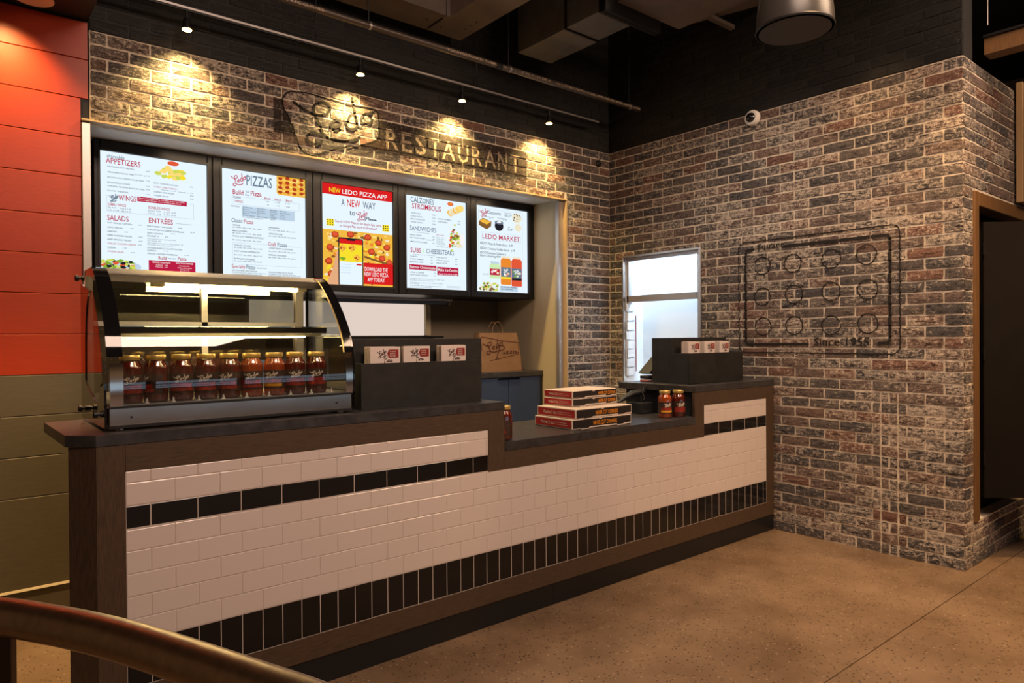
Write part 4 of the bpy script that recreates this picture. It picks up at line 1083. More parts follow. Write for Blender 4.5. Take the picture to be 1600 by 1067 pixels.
 ('SPRING CHICKEN', -2.965, 1.978, 0.121, 0.0103, 'd'),
 ('8in 10.99, 14in 16.99, 18in 22.99', -2.965, 1.962, 0.187, 0.0079, 'd'),
 ('ITALIAN WHITE', -3.192, 2.027, 0.106, 0.01, 'd'),
 ('8in 8.98, 14in 13.98, 18in 18.98', -3.192, 2.013, 0.182, 0.0077, 'd'),
 ('HOT HONEY PEPPERONI', -3.192, 1.988, 0.166, 0.01, 'd'),
 ('8in 8.97, 14in 14.97, 18in 21.97', -3.192, 1.965, 0.182, 0.0077, 'd'),
 ('BUFFALO CHICKEN', -3.193, 1.939, 0.131, 0.01, 'd'),
 ('8in 8.97, 14in 14.97, 18in 21.97', -3.193, 1.925, 0.182, 0.0077, 'd'),
 ('Specialty', -3.209, 1.881, 0.087, 0.0246, 'c'),
 ('Pizzas', -3.115, 1.88, 0.06, 0.0264, 's'),
 ('Gluten-Free', -3.048, 1.886, 0.068, 0.0079, 's'),
 ('GLUTEN-FREE CRUST PIZZA', -3.209, 1.861, 0.164, 0.0092, 'd'),
 ('Our personal pizza, special crust is gluten free', -3.209, 1.85, 0.229, 0.0069, 'd'),
 ('and topped with gluten-free cheese and', -3.209, 1.839, 0.194, 0.0069, 'd'),
 ('sauce, from 9.99', -3.209, 1.828, 0.087, 0.0069, 'd'),
 ('CAULIFLOWER CRUST PIZZA', -2.968, 1.861, 0.17, 0.0095, 'd'),
 ('A vegetable crust, naturally gluten free,', -2.968, 1.85, 0.196, 0.0072, 'd'),
 ('gluten-free certified. Crust, sauce and cheese 9.99', -2.968, 1.841, 0.224, 0.0071, 'd'),
], [(-3.139, 2.227, -2.78, 2.295, 'b')], [(-3.202, 2.301, -2.745, 2.356), (-3.201, 1.908, -2.73, 2.05)], [('L', -3.211, 2.42, -3.111, 2.51, 'c')]),
(-2.5843, -2.01, [
 ('NEW', -2.524, 2.468, 0.087, 0.0334, 'y'),
 ('LEDO PIZZA APP', -2.424, 2.467, 0.369, 0.0323, 'w'),
 ('A', -2.431, 2.38, 0.026, 0.05, 's'),
 ('NEW', -2.385, 2.379, 0.105, 0.0535, 'r'),
 ('WAY', -2.26, 2.378, 0.106, 0.0511, 's'),
 ('to', -2.368, 2.316, 0.046, 0.0406, 's'),
 ('Search LEDO Pizza in the Apple App store', -2.48, 2.254, 0.371, 0.0177, 'c'),
 ('or Google Play store to download!', -2.446, 2.226, 0.302, 0.0177, 'c'),
 ('DOWNLOAD THE', -2.248, 1.915, 0.193, 0.0297, 'w'),
 ('NEW LEDO PIZZA', -2.252, 1.877, 0.2, 0.0297, 'w'),
 ('APP TODAY!', -2.225, 1.837, 0.146, 0.0298, 'w'),
], [], [], [('L', -2.317, 2.279, -2.223, 2.366, 'c'), ('P', -2.248, 2.286, -2.142, 2.316, 'd')]),
(-1.8973, -1.3177, [
 ('CALZONES', -1.849, 2.476, 0.217, 0.0414, 's'),
 ('STROMBOLIS', -1.836, 2.427, 0.27, 0.0415, 'c'),
 ('VEGGIE CALZONE', -1.847, 2.386, 0.095, 0.0096, 'd'),
 ('BUFFALO CALZONE', -1.848, 2.362, 0.104, 0.0095, 'd'),
 ('MEATLOVERS CALZONE', -1.848, 2.34, 0.13, 0.0095, 'd'),
 ('CHICKEN CALZONE', -1.848, 2.316, 0.106, 0.0095, 'd'),
 ('9.49', -1.649, 2.388, 0.029, 0.009, 'd'),
 ('9.49', -1.65, 2.364, 0.029, 0.009, 'd'),
 ('9.49', -1.65, 2.341, 0.029, 0.0089, 'd'),
 ('9.49', -1.65, 2.316, 0.029, 0.009, 'd'),
 ('CHICKEN STROMBOLI', -1.599, 2.364, 0.134, 0.0098, 'd'),
 ('VEGGIE STROMBOLI', -1.599, 2.341, 0.099, 0.0099, 'd'),
 ('9.49', -1.405, 2.363, 0.026, 0.0092, 'd'),
 ('9.49', -1.405, 2.34, 0.026, 0.0092, 'd'),
 ('SANDWICHES', -1.856, 2.255, 0.243, 0.0366, 's'),
 ('Served on your choice of bread with fries', -1.824, 2.24, 0.151, 0.0056, 'd'),
 ('BUFFALO CHICKEN', -1.855, 2.215, 0.103, 0.0096, 'd'),
 ('SPICY GRILLED CHICKEN', -1.855, 2.193, 0.137, 0.0095, 'd'),
 ('AMERICAN STEAK & CHEESE', -1.855, 2.163, 0.157, 0.0096, 'd'),
 ('8.49', -1.649, 2.216, 0.022, 0.0073, 'd'),
 ('8.49', -1.649, 2.196, 0.022, 0.0073, 'd'),
 ('Substitute fries', -1.707, 2.188, 0.072, 0.0065, 'd'),
 ('8.49', -1.65, 2.163, 0.022, 0.0073, 'd'),
 ('MAKE IT A WRAP', -1.61, 2.235, 0.072, 0.0082, 'c'),
 ('Chicken Caesar', -1.61, 2.216, 0.074, 0.0066, 'd'),
 ('Greek, Veggie', -1.611, 2.202, 0.074, 0.0066, 'd'),
 ('or Garden', -1.611, 2.189, 0.059, 0.0066, 'd'),
 ('Spinach or flour', -1.611, 2.176, 0.076, 0.0066, 'd'),
 ('tortilla with fries', -1.611, 2.163, 0.084, 0.0066, 'd'),
 ('add chicken 2.99', -1.611, 2.143, 0.113, 0.0065, 'd'),
 ('SUBS', -1.853, 2.083, 0.096, 0.0367, 'c'),
 ('&', -1.746, 2.086, 0.024, 0.0339, 'g'),
 ('CHEESESTEAKS', -1.708, 2.084, 0.267, 0.0372, 's'),
 ('All subs served on a fresh baked roll with fries or chips', -1.83, 2.066, 0.204, 0.0056, 'd'),
 ('ITALIAN SUB', -1.856, 2.048, 0.066, 0.0096, 'd'),
 ('CHICKEN PARMESAN', -1.856, 2.027, 0.119, 0.0096, 'd'),
 ('MEATBALL & CHEESE', -1.857, 2.005, 0.119, 0.0095, 'd'),
 ('8.99', -1.667, 2.048, 0.019, 0.0073, 'd'),
 ('8.99', -1.667, 2.026, 0.019, 0.0073, 'd'),
 ('8.99', -1.667, 2.004, 0.019, 0.0074, 'd'),
 ('ITALIAN COLD CUT', -1.614, 2.053, 0.1, 0.0098, 'd'),
 ('6" ITALIAN COLD CUT', -1.614, 2.03, 0.13, 0.0099, 'd'),
 ('GRILLED VEGGIE', -1.614, 2.009, 0.102, 0.0098, 'd'),
 ('8.99', -1.43, 2.05, 0.022, 0.0075, 'd'),
 ('8.99', -1.43, 2.029, 0.022, 0.0075, 'd'),
 ('8.99', -1.431, 2.007, 0.022, 0.0075, 'd'),
 ('Famous Cheesesteaks', -1.856, 1.96, 0.234, 0.0207, 'w'),
 ('Make it a Combo', -1.596, 1.95, 0.188, 0.0229, 'w'),
 ('Regular Drink & Fries', -1.589, 1.922, 0.129, 0.0115, 'w'),
 ('2.99', -1.452, 1.917, 0.041, 0.0167, 'w'),
 ('STEAK & CHEESE', -1.857, 1.922, 0.129, 0.0095, 'd'),
 ('HONEY CHICKEN CHEESESTEAK', -1.857, 1.902, 0.167, 0.0095, 'd'),
 ('8.99', -1.637, 1.926, 0.017, 0.0073, 'd'),
 ('8.99', -1.637, 1.905, 0.017, 0.0074, 'd'),
 ('CONDIMENTS: Mayonnaise, Ketchup, Mustard, Oil, Vinegar, Oregano', -1.858, 1.875, 0.323, 0.0056, 'd'),
 ('Honey Mustard, Ranch and Blue Cheese Dressing', -1.858, 1.863, 0.22, 0.0056, 'd'),
 ('TOPPINGS: Lettuce, Tomato, Onion, Pickles, Hot Peppers', -1.858, 1.844, 0.306, 0.0056, 'd'),
 ('Extra Cheese', -1.858, 1.836, 0.077, 0.0056, 'd'),
 ('EXTRAS: Sausage, Pepperoni, Bacon, Mushrooms, Green Peppers', -1.858, 1.821, 0.303, 0.0056, 'd'),
 ('Black Olives and extra Provolone Cheese', -1.858, 1.809, 0.201, 0.0056, 'd'),
 ('Consuming raw or undercooked foods may', -1.516, 1.829, 0.137, 0.005, 's'),
 ('increase your risk of foodborne illness', -1.516, 1.819, 0.137, 0.005, 's'),
], [(-1.861, 1.95, -1.612, 1.989, 'c'), (-1.603, 1.918, -1.396, 1.983, 'c')], [], []),
(-1.2188, -0.645, [
 ('Desserts', -1.091, 2.463, 0.143, 0.0303, 's'),
 ('Brownie', -1.114, 2.433, 0.087, 0.0101, 'd'),
 ('3.99', -1.077, 2.421, 0.021, 0.0084, 'd'),
 ('Chocolate Cake', -0.988, 2.434, 0.103, 0.0102, 'd'),
 ('Cup 4.29', -0.937, 2.426, 0.058, 0.0086, 'd'),
 ('Cookies Fresh', -0.906, 2.486, 0.08, 0.0103, 'd'),
 ('Baked Daily', -0.906, 2.47, 0.08, 0.0103, 'd'),
 ('1.99 each', -0.906, 2.458, 0.06, 0.0103, 'd'),
 ('Rice', -0.87, 2.367, 0.023, 0.0103, 'd'),
 ('Krispy', -0.87, 2.352, 0.06, 0.0104, 'd'),
 ('Bar 2.99', -0.87, 2.34, 0.044, 0.0103, 'd'),
 ('LEDO MARKET', -1.149, 2.252, 0.413, 0.0418, 'c'),
 ('LEDO Pizza & Pasta Sauce  6.99', -1.172, 2.202, 0.361, 0.02, 'd'),
 ('LEDO Creamy Vodka Sauce  6.99', -1.172, 2.16, 0.378, 0.02, 'd'),
 ('LEDO Romano Cheese &', -1.173, 2.122, 0.28, 0.02, 'd'),
 ('Herb Dressing 4.99', -1.173, 2.097, 0.22, 0.0183, 'd'),
 ('16 FL OZ', -1.148, 1.943, 0.063, 0.0134, 's'),
 ('TRY THE LEDO DRESSING', -0.953, 1.841, 0.173, 0.012, 'd'),
 ('WITH YOUR SALAD', -0.953, 1.823, 0.133, 0.012, 'd'),
], [(-0.959, 1.811, -0.76, 1.857, 'b')], [(-1.187, 1.806, -0.7, 2.507), (-1.159, 2.243, -0.721, 2.308)], [('L', -1.175, 2.429, -1.091, 2.504, 'c')]),
]

# ============================================================ MENU SCREENS
E_WHITE = emit('screen_white', (.80, .92, 1.0), 1.02)
E_CRIM = emit('screen_crimson', (.50, .012, .055), 1.0)
E_SLATE = emit('screen_slate', (.13, .19, .26), 1.0)
E_DARK = emit('screen_dark_text', (.055, .065, .09), 1.0)
E_TXTW = emit('screen_text_white', (.95, .92, .92), 1.0)
E_YEL = emit('screen_yellow', (.95, .75, .03), 1.0)
E_REDB = emit('screen_red', (.72, .015, .015), 1.0)
E_GREEN = emit('screen_pale_green', (.62, .85, .45), 1.0)
E_PALE = emit('screen_pale_blue', (.52, .66, .80), 1.0)
E_LINE = emit('screen_line', (.42, .50, .58), 1.0)
E_CHEESE = emit('screen_cheese', (.90, .50, .06), 1.0)
E_CHEESE2 = emit('screen_cheese_light', (1.0, .72, .20), 1.0)
E_PEP = emit('screen_pepperoni', (.45, .055, .015), 1.0)
E_BROWN = emit('screen_brown', (.24, .11, .03), 1.0)
E_SKIN = emit('screen_skin', (.80, .42, .22), 1.0)
E_BLK = emit('screen_black', (.015, .015, .02), 1.0)
E_LEAF = emit('screen_leaf', (.22, .42, .03), 1.0)
E_LIME = emit('screen_lime', (.62, .70, .10), 1.0)
E_CREAM = emit('screen_cream', (.88, .80, .60), 1.0)
E_TOM = emit('screen_tomato', (.78, .10, .04), 1.0)
E_ORA = emit('screen_orange', (.85, .26, .03), 1.0)
EC = {'c': E_CRIM, 's': E_SLATE, 'd': E_DARK, 'w': E_TXTW, 'y': E_YEL, 'r': E_REDB, 'g': E_GREEN, 'b': E_PALE}
YM = 2.0
SZ0, SZ1 = 1.802, 2.528
def poly(mb, pts, y): mb.add([(a, y, b) for a, b in pts], [tuple(range(len(pts)))])
def disc(mb, x, z, rx, rz, y, n=14, wob=0.0):
    poly(mb, [(x + rx * (1 + random.uniform(-wob, wob)) * math.cos(2 * PI * k / n), z + rz * (1 + random.uniform(-wob, wob)) * math.sin(2 * PI * k / n)) for k in range(n)], y)
labs = ['menu screen headed APPETIZERS, leftmost over the counter', 'menu screen headed PIZZAS with a pepperoni pizza picture', 'menu screen with red banner, phone and pizza advertisement', 'menu screen headed CALZONES and STROMBOLIS', 'menu screen with desserts and sauce jars, rightmost over the counter']
seams = [-3.992, -3.328, -2.653, -1.966, -1.279, -.577]
for i, (x0, x1, TT, RR, LL, SS) in enumerate(MENUS):
    t = thing('menu_screen', ((x0 + x1) / 2, 2.2, 1.755), labs[i], 'menu screen', 'menu screens over the service opening')
    a, b = seams[i] + .002, seams[i + 1] - .002
    h = MB(t); h.box(a, b, YM + .012, 2.48, 1.752, 2.590); h.build('housing', M_BLKMET, t)
    z0, z1 = SZ0, SZ1
    bz = MB(t); bz.box(a, x0, YM - .022, YM + .012, 1.752, 2.590).box(x1, b, YM - .022, YM + .012, 1.752, 2.590).box(x0, x1, YM - .022, YM + .012, z1, 2.590).box(x0, x1, YM - .022, YM + .012, 1.752, z0)
    bz.build('bezel', M_BLKMET, t, bev=.004)
    rim = MB(t); e = .012
    rim.box(x0 - e, x0, YM - .026, YM - .021, z0 - e, z1 + e).box(x1, x1 + e, YM - .026, YM - .021, z0 - e, z1 + e).box(x0, x1, YM - .026, YM - .021, z1, z1 + e).box(x0, x1, YM - .026, YM - .021, z0 - e, z0)
    rim.build('screen_rim', M_BLKPL, t)
    MB(t).box(x0, x1, YM - .004, YM + .004, z0, z1).build('screen', E_WHITE, t)
    y = YM - .0052
    pics = {}
    def pc(m):
        if m.name not in pics: pics[m.name] = (MB(t), m)
        return pics[m.name][0]
    if i == 0:
        for k in range(26): disc(pc(random.choice((E_YEL, E_CHEESE2, E_LIME))), -3.547 + random.gauss(0, .032), 2.452 + random.gauss(0, .018), .020, .013, y - .0002 * k, 7, .3)
        disc(pc(E_TOM), -3.559, 2.508, .034, .014, y - .006)
        disc(pc(E_PALE), -3.845, 1.852, .105, .036, y)
        for k in range(60): disc(pc(random.choice((E_LEAF, E_LIME, E_LIME, E_CREAM, E_TOM, E_BLK))), -3.865 + random.uniform(-.085, .085), 1.862 + random.uniform(-.028, .026), .014, .009, y - .0002 * (k + 1), 6, .4)
    if i == 1:
        poly(pc(E_CHEESE), [(-2.905, 2.528), (-2.703, 2.528), (-2.703, 2.400), (-2.893, 2.400), (-2.905, 2.412)], y)
        for k in range(70): disc(pc(random.choice((E_CHEESE2, E_ORA, E_CHEESE2))), random.uniform(-2.898, -2.712), random.uniform(2.408, 2.520), .010, .006, y - .0002 - .00001 * k, 6, .4)
        for r_ in range(4):
            for c_ in range(4): disc(pc(E_PEP), -2.880 + c_ * .050, 2.512 - r_ * .031 + (c_ % 2) * .006, .016, .011, y - .0015, 12, .05)
    if i == 2:
        poly(pc(E_REDB), [(x0, z1), (x1, z1), (x1, 2.452), (x0, 2.452)], y)
        poly(pc(E_CHEESE), [(x0, 2.200), (x1, 2.200), (x1, z0), (x0, z0)], y)
        for k in range(230): disc(pc(random.choice((E_CHEESE2, E_ORA, E_YEL, E_CREAM, E_BROWN))), random.uniform(x0 + .02, x1 - .02), random.uniform(z0 + .015, 2.19), random.uniform(.008, .022), random.uniform(.005, .013), y - .0002 - .000004 * k, 7, .4)
        for px, pz in [(-2.48, 2.165), (-2.36, 2.175), (-2.22, 2.165), (-2.13, 2.130), (-2.06, 2.10), (-2.19, 2.06), (-2.10, 2.015), (-2.04, 1.985), (-2.52, 2.07), (-2.53, 1.97), (-2.51, 1.88)]: disc(pc(E_PEP), px, pz, .030, .024, y - .0014, 14, .05); disc(pc(E_TOM), px, pz + .003, .022, .015, y - .0015, 12, .1)
        poly(pc(E_BROWN), [(-2.25, 2.028), (x1, 1.972), (x1, 1.958), (-2.25, 2.012)], y - .0016)
        poly(pc(E_SKIN), [(-2.470, 2.045), (-2.445, 2.05), (-2.445, z0), (-2.555, z0), (-2.53, 1.85), (-2.50, 1.92)], y - .0018)
        poly(pc(E_BLK), [(-2.457, 2.148), (-2.268, 2.148), (-2.258, 2.138), (-2.258, 1.804), (-2.457, 1.804)], y - .0020)
        poly(pc(E_WHITE), [(-2.448, 2.139), (-2.267, 2.139), (-2.267, 1.806), (-2.448, 1.806)], y - .0022)
        poly(pc(E_REDB), [(-2.448, 2.139), (-2.267, 2.139), (-2.267, 2.104), (-2.448, 2.104)], y - .0024)
        poly(pc(E_YEL), [(-2.448, 2.104), (-2.267, 2.104), (-2.267, 1.974), (-2.448, 1.974)], y - .0024)
        for k in range(3):
            cx_, cz_ = [(-2.425, 2.075), (-2.35, 2.08), (-2.31, 2.01)][k]; poly(pc(E_CHEESE), [(cx_ - .03, cz_), (cx_, cz_ + .025), (cx_ + .035, cz_), (cx_, cz_ - .035)], y - .0026)
            for q in range(7): disc(pc(E_PEP), cx_ + random.uniform(-.018, .018), cz_ + random.uniform(-.015, .01), .005, .004, y - .0028, 8)
        disc(pc(E_LEAF), -2.42, 1.995, .022, .012, y - .0028, 9, .2)
        poly(pc(E_REDB), [(-2.255, 1.975), (x1, 1.975), (x1, 1.817), (-2.255, 1.817)], y - .0024)
        poly(pc(E_REDB), [(-2.315, 1.963), (-2.272, 1.963), (-2.272, 1.952), (-2.315, 1.952)], y - .0026)
        for k in range(4): poly(pc(E_PALE), [(-2.44, 1.955 - k * .02), (-2.36, 1.955 - k * .02), (-2.36, 1.952 - k * .02), (-2.44, 1.952 - k * .02)], y - .0026)
        poly(pc(E_BLK), [(-2.39, 2.139), (-2.32, 2.139), (-2.325, 2.129), (-2.385, 2.129)], y - .003)
        for qx, qz in ((-2.546, 2.275), (-2.097, 2.273)):
            poly(pc(E_YEL), [(qx, qz), (qx + .058, qz), (qx + .058, qz - .05), (qx, qz - .05)], y - .0005)
            for r_ in range(3):
                for c_ in range(3): disc(pc(E_BLK), qx + .011 + c_ * .018, qz - .009 - r_ * .016, .0045, .0042, y - .001, 8)
    if i == 3:
        for k in range(14): disc(pc(random.choice((E_CHEESE, E_CHEESE2, E_CREAM))), -1.470 + k * .0075 + random.uniform(-.004, .004), 2.430 + k * .0035, .034, .026, y - .0003 * k, 12, .12)
        disc(pc(E_TOM), -1.474, 2.500, .030, .016, y - .005); disc(pc(E_ORA), -1.474, 2.502, .022, .010, y - .0052)
        disc(pc(E_CREAM), -1.385, 2.205, .055, .055, y, 12, .1)
        for k in range(60): disc(pc(random.choice((E_LEAF, E_LIME, E_TOM, E_BROWN, E_TXTW, E_LEAF))), -1.440 + random.gauss(0, .028), 2.228 + random.gauss(0, .036), .014, .010, y - .0003 - .0001 * k, 6, .4)
        disc(pc(E_TXTW), -1.362, 2.215, .026, .048, y - .0075, 14, .1)
    if i == 4:
        poly(pc(E_BROWN), [(-1.182, 2.395), (-1.14, 2.425), (-1.048, 2.40), (-1.052, 2.362), (-1.10, 2.330), (-1.180, 2.360)], y)
        poly(pc(E_CHEESE), [(-1.178, 2.395), (-1.138, 2.418), (-1.055, 2.397), (-1.10, 2.372)], y - .0004)
        disc(pc(E_BLK), -.965, 2.372, .048, .044, y); disc(pc(E_SLATE), -.965, 2.402, .048, .016, y - .0004); disc(pc(E_TXTW), -.963, 2.405, .026, .009, y - .0006, 9, .3)
        disc(pc(E_CREAM), -.765, 2.458, .054, .045, y, 18, .06); disc(pc(E_CREAM), -.752, 2.375, .045, .036, y, 6, .1)
        for k in range(12): disc(pc(E_BLK), -.765 + random.uniform(-.04, .04), 2.460 + random.uniform(-.032, .03), .007, .005, y - .0005, 7, .2)
        for (jx, jw, jz0, jz1, jc, lc_) in [(-1.015, .058, 1.918, 2.045, E_GREEN, E_CRIM), (-.893, .058, 1.868, 2.098, E_ORA, E_YEL), (-.771, .060, 1.858, 2.098, E_TOM, E_BLK)]:
            poly(pc(jc), [(jx - jw + .008, jz0), (jx + jw - .008, jz0), (jx + jw, jz0 + .01), (jx + jw, jz1 - .02), (jx + jw * .75, jz1), (jx - jw * .75, jz1), (jx - jw, jz1 - .02), (jx - jw, jz0 + .01)], y - .0005)
            poly(pc(E_PALE if jc is E_GREEN else E_CREAM), [(jx - jw * .78, jz1), (jx + jw * .78, jz1), (jx + jw * .78, jz1 + .018), (jx - jw * .78, jz1 + .018)], y - .0006)
            hh = (jz1 - jz0)
            poly(pc(E_CRIM if jc is E_GREEN else E_SLATE), [(jx - jw * .92, jz0 + hh * .30), (jx + jw * .92, jz0 + hh * .30), (jx + jw * .92, jz0 + hh * .66), (jx - jw * .92, jz0 + hh * .66)], y - .0008)
            poly(pc(lc_), [(jx - jw * .92, jz0 + hh * .22), (jx + jw * .92, jz0 + hh * .22), (jx + jw * .92, jz0 + hh * .30), (jx - jw * .92, jz0 + hh * .30)], y - .0009)
            for k in range(6): disc(pc(random.choice((E_TOM, E_TXTW, E_LEAF, E_CREAM))), jx + random.uniform(-.04, .04), jz0 + hh * random.uniform(.34, .56), .014, .010, y - .0011, 7, .3)
            v, f = strokes('L', jx - .035, jz0 + hh * .45, .06, hh * .18, .004); flat_y(pc(E_TXTW), (v, f), y - .0014)
        for k in range(50): disc(pc(random.choice((E_CREAM, E_CREAM, E_LIME, E_BROWN, E_CHEESE, E_LEAF))), random.uniform(-1.180, -.985), 1.845 + random.uniform(-.032, .035), .014, .010, y - .0001 * k, 6, .4)
    for (ra, rb, rc_, rd, rcol) in RR: poly(pc(EC[rcol]), [(ra, rb), (rc_, rb), (rc_, rd), (ra, rd)], y - .0004)
    for (ra, rb, rc_, rd) in LL:
        lw = .0016; mm = pc(E_LINE)
        for q in ((ra, rb, rc_, rb + lw), (ra, rd - lw, rc_, rd), (ra, rb, ra + lw, rd), (rc_ - lw, rb, rc_, rd)): poly(mm, [(q[0], q[1]), (q[2], q[1]), (q[2], q[3]), (q[0], q[3])], y - .0002)
    for nm_, (mb, mt) in pics.items():
        mb.build('picture', mt, t)['kind'] = 'stuff'
    tx = {}
    for (s, x, z, w, h, c_) in TT:
        if c_ not in tx: tx[c_] = MB(t)
        text_y(tx[c_], s, x, z, w, h, YM - .0092)
    for (k, x, z, xe, ze, c_) in SS:
        if c_ not in tx: tx[c_] = MB(t)
        v, f = strokes(k, x, z, xe - x, ze - z, .0050); flat_y(tx[c_], (v, f), YM - .0092)
    for c_, mb in tx.items(): mb.build('lettering', EC[c_], t)['kind'] = 'stuff'

# ============================================================ BEHIND THE OPENING
hw = thing('shutter_housing', (-1.9, 2.49, 1.70), 'grey-blue metal roller shutter housing under the menu screens', 'shutter')
MB(hw).box(-3.6, -1.178, 2.40, 2.52, 1.735, 1.752).build('top_rail', M_ALU, hw)
MB(hw).box(-3.6, -1.19, 2.455, 2.52, 1.705, 1.735).build('bottom_rail', simple('blue_grey_metal', (.16, .19, .25), .35, .6), hw, bev=.004)
MB(hw).box(-1.19, -1.178, 2.44, 2.52, 1.70, 1.74).build('end_cap', M_ALU, hw)
ps = struct(MB().box(-1.411, -1.362, 2.470, 2.52, 1.435, 1.735).build('window_5', M_BEIGE))
E_CREAMP = M_CREAM
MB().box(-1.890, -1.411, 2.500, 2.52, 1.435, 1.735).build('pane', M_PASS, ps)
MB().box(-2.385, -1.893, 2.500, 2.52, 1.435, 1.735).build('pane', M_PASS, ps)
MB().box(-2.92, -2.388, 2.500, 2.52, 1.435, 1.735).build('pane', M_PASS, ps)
tag(MB().box(-3.4, -1.298, 2.36, 2.50, 1.412, 1.428).build('sill_shelf', M_BLKMET, bev=.002), 'thin black shelf below the cream window behind the counter', 'shelf')
cbn = thing('base_cabinet', (-1.3, 2.2, 0), 'navy blue base cabinet with dark top behind the service opening', 'cabinet')
MB(cbn).box(-2.4, -.600, 1.90, 2.50, .08, 1.072).build('body', M_BLKPL, cbn)
for x0, x1 in ((-2.33, -1.652), (-1.648, -.968), (-.964, -.605)):
    d = MB(cbn).box(x0, x1, 1.880, 1.898, .09, 1.068).build('door', M_NAVY, cbn, bev=.002)
    if x1 > -1.0: MB(cbn).box(-1.08, -.85, 1.868, 1.882, 1.058, 1.066).build('handle', M_WHITE, cbn)
MB(cbn).box(-.600, -.575, 1.885, 2.50, .0, 1.072).build('side_panel', M_BLKPL, cbn)
MB(cbn).box(-2.42, -.575, 1.872, 2.51, 1.074, 1.118).build('cabinet_top', M_SLAB, cbn, bev=.002)
bg = thing('paper_bag', (-.96, 2.05, 1.118), 'brown paper carrier bag with printed script standing on the navy cabinet', 'bag')
b = MB(bg)
def ring(z, x0, x1, y0, y1): return [(x0, y0, z), (x1, y0, z), (x1, y1, z), (x0, y1, z), (x0 - .004, (y0 + y1) / 2, z)]
rs = [ring(1.119, -1.172, -.728, 1.985, 2.12), ring(1.20, -1.170, -.735, 1.985, 2.12), ring(1.35, -1.172, -.748, 1.997, 2.105), ring(1.452, -1.175, -.758, 2.015, 2.085)]
vs = [p for r_ in rs for p in r_]; fs = [(j * 5 + k, j * 5 + (k + 1) % 5, (j + 1) * 5 + (k + 1) % 5, (j + 1) * 5 + k) for j in range(3) for k in range(5)] + [(4, 3, 2, 1, 0)]
b.add(vs, fs); b.build('bag_body', M_KRAFT, bg)
for yy in (2.018, 2.082): MB(bg).tube([(-1.03, yy, 1.44), (-1.02, yy + .003, 1.50), (-.985, yy + .005, 1.545), (-.95, yy + .005, 1.545), (-.92, yy + .003, 1.50), (-.91, yy, 1.44)], .0025, 6).build('handle', M_KRAFT, bg)
def ybag(z): return 1.9815 if z < 1.2 else (1.9815 + (z - 1.2) / .15 * .012 if z < 1.35 else 1.9935 + (z - 1.35) / .102 * .018)
m = MB(bg)
for k_, a in (('L', (-1.15, 1.27, .22, .13)), ('P', (-1.02, 1.235, .26, .11))):
    v, f = strokes(k_, *a, .007); m.add([(x, ybag(z) - .002, z) for x, z in v], f)
v, f = ribbon(smooth([(-1.165, 1.30), (-1.165, 1.40), (-1.13, 1.415), (-.95, 1.385), (-.765, 1.365), (-.758, 1.345), (-.765, 1.275), (-.79, 1.262), (-.95, 1.235), (-1.08, 1.215)], 5), .005); m.add([(x, ybag(z) - .002, z) for x, z in v], f)
m.build('printed_script', M_INKK, bg)

# ============================================================ OVERHEAD
tr = thing('light_track', (-2.3, D - .15, 3.262), 'thin silver light rail hung along the black band of the back wall', 'light rail')
MB(tr).box(-4.6, -.30, D - .162, D - .138, 3.252, 3.264).build('rail', M_ALU, tr)
MB(tr).box(-4.6, -.30, D - .158, D - .142, 3.242, 3.252).build('rail_slot', M_BLKMET, tr)
for x in (-2.85, -1.60, -.44, -3.75): MB(tr).tube([(x, D - .15, 3.264), (x, D - .15, 4.25)], .003, 6).build('hanger_rod', M_BLKMET, tr)
lx = [-3.610, -2.549, -1.734, -.873]; ordn = ['first small spotlight from the left on the rail', 'second small spotlight from the left on the rail', 'third small spotlight from the left on the rail', 'rightmost small spotlight on the rail']
for i, x in enumerate(lx):
    s = thing('track_spotlight', (x, D - .15, 3.242), ordn[i] + ' over the brick header, lit warm', 'spotlight', 'spotlights on the rail')
    MB(s).lathe([(.008, 0), (.008, .040)], (x, D - .15, 3.202), 10).build('stem', M_BLKMET, s)
    MB(s).lathe([(.016, .060), (.020, .050), (.024, .012), (.026, 0)], (x, D - .15, 3.142), 18).build('lamp_body', M_BLKMET, s)
    MB(s).lathe([(.025, 0), (.016, .004)], (x, D - .15, 3.137), 18).build('lens', M_LAMP, s)
    spot('track_light', (x, D - .15, 3.130), (x, D - .05, 2.5), 95, (1.0, .68, .25), 110, .95, .012)
pp = thing('sprinkler_pipe', (-1.6, 1.20, 3.37), 'bare steel sprinkler pipe with stencilled text running above the light rail', 'pipe')
PY, PZ_ = 1.20, 3.352
MB(pp).tube([(-4.6, PY, PZ_), (-.06, PY, PZ_)], .021, 14).build('pipe', simple('pipe_steel', (.12, .10, .09), .4, .7), pp)
MB(pp).lathe([(.026, 0), (.026, .05)], (-1.62, PY, PZ_), 14, axis=0).build('coupling', M_BLKMET, pp)
for x in (-2.62, -1.50, -.19):
    MB(pp).tube([(x, PY, PZ_ + .02), (x, PY, 4.25)], .004, 6).build('hanger_rod', M_BLKMET, pp)
    MB(pp).lathe([(.025, 0), (.025, .014)], (x, PY, PZ_), 14, axis=0).build('hanger_clamp', M_ALU, pp)
m = MB(pp)
for s, x, w in (('YOUNGSTOWN TUBE, SCH 10, 1 1/2 IN, A135 GR A', -2.05, .95), ('UL LISTED 700PSI STEEL SPRINKLER PIPE ASTM A795', -1.05, .98), ('IN YTC GURNEE', -3.17, .25)):
    v, f = text2d(s); R_ = .0218
    m.add([(x + a * w, PY - R_ * math.cos(math.radians(-28 + b * 44)), PZ_ + R_ * math.sin(math.radians(-28 + b * 44)) ) for a, b in v], f)
m.build('stencilled_text', simple('stencil_ink', (.55, .42, .30), .7), pp)['kind'] = 'stuff'
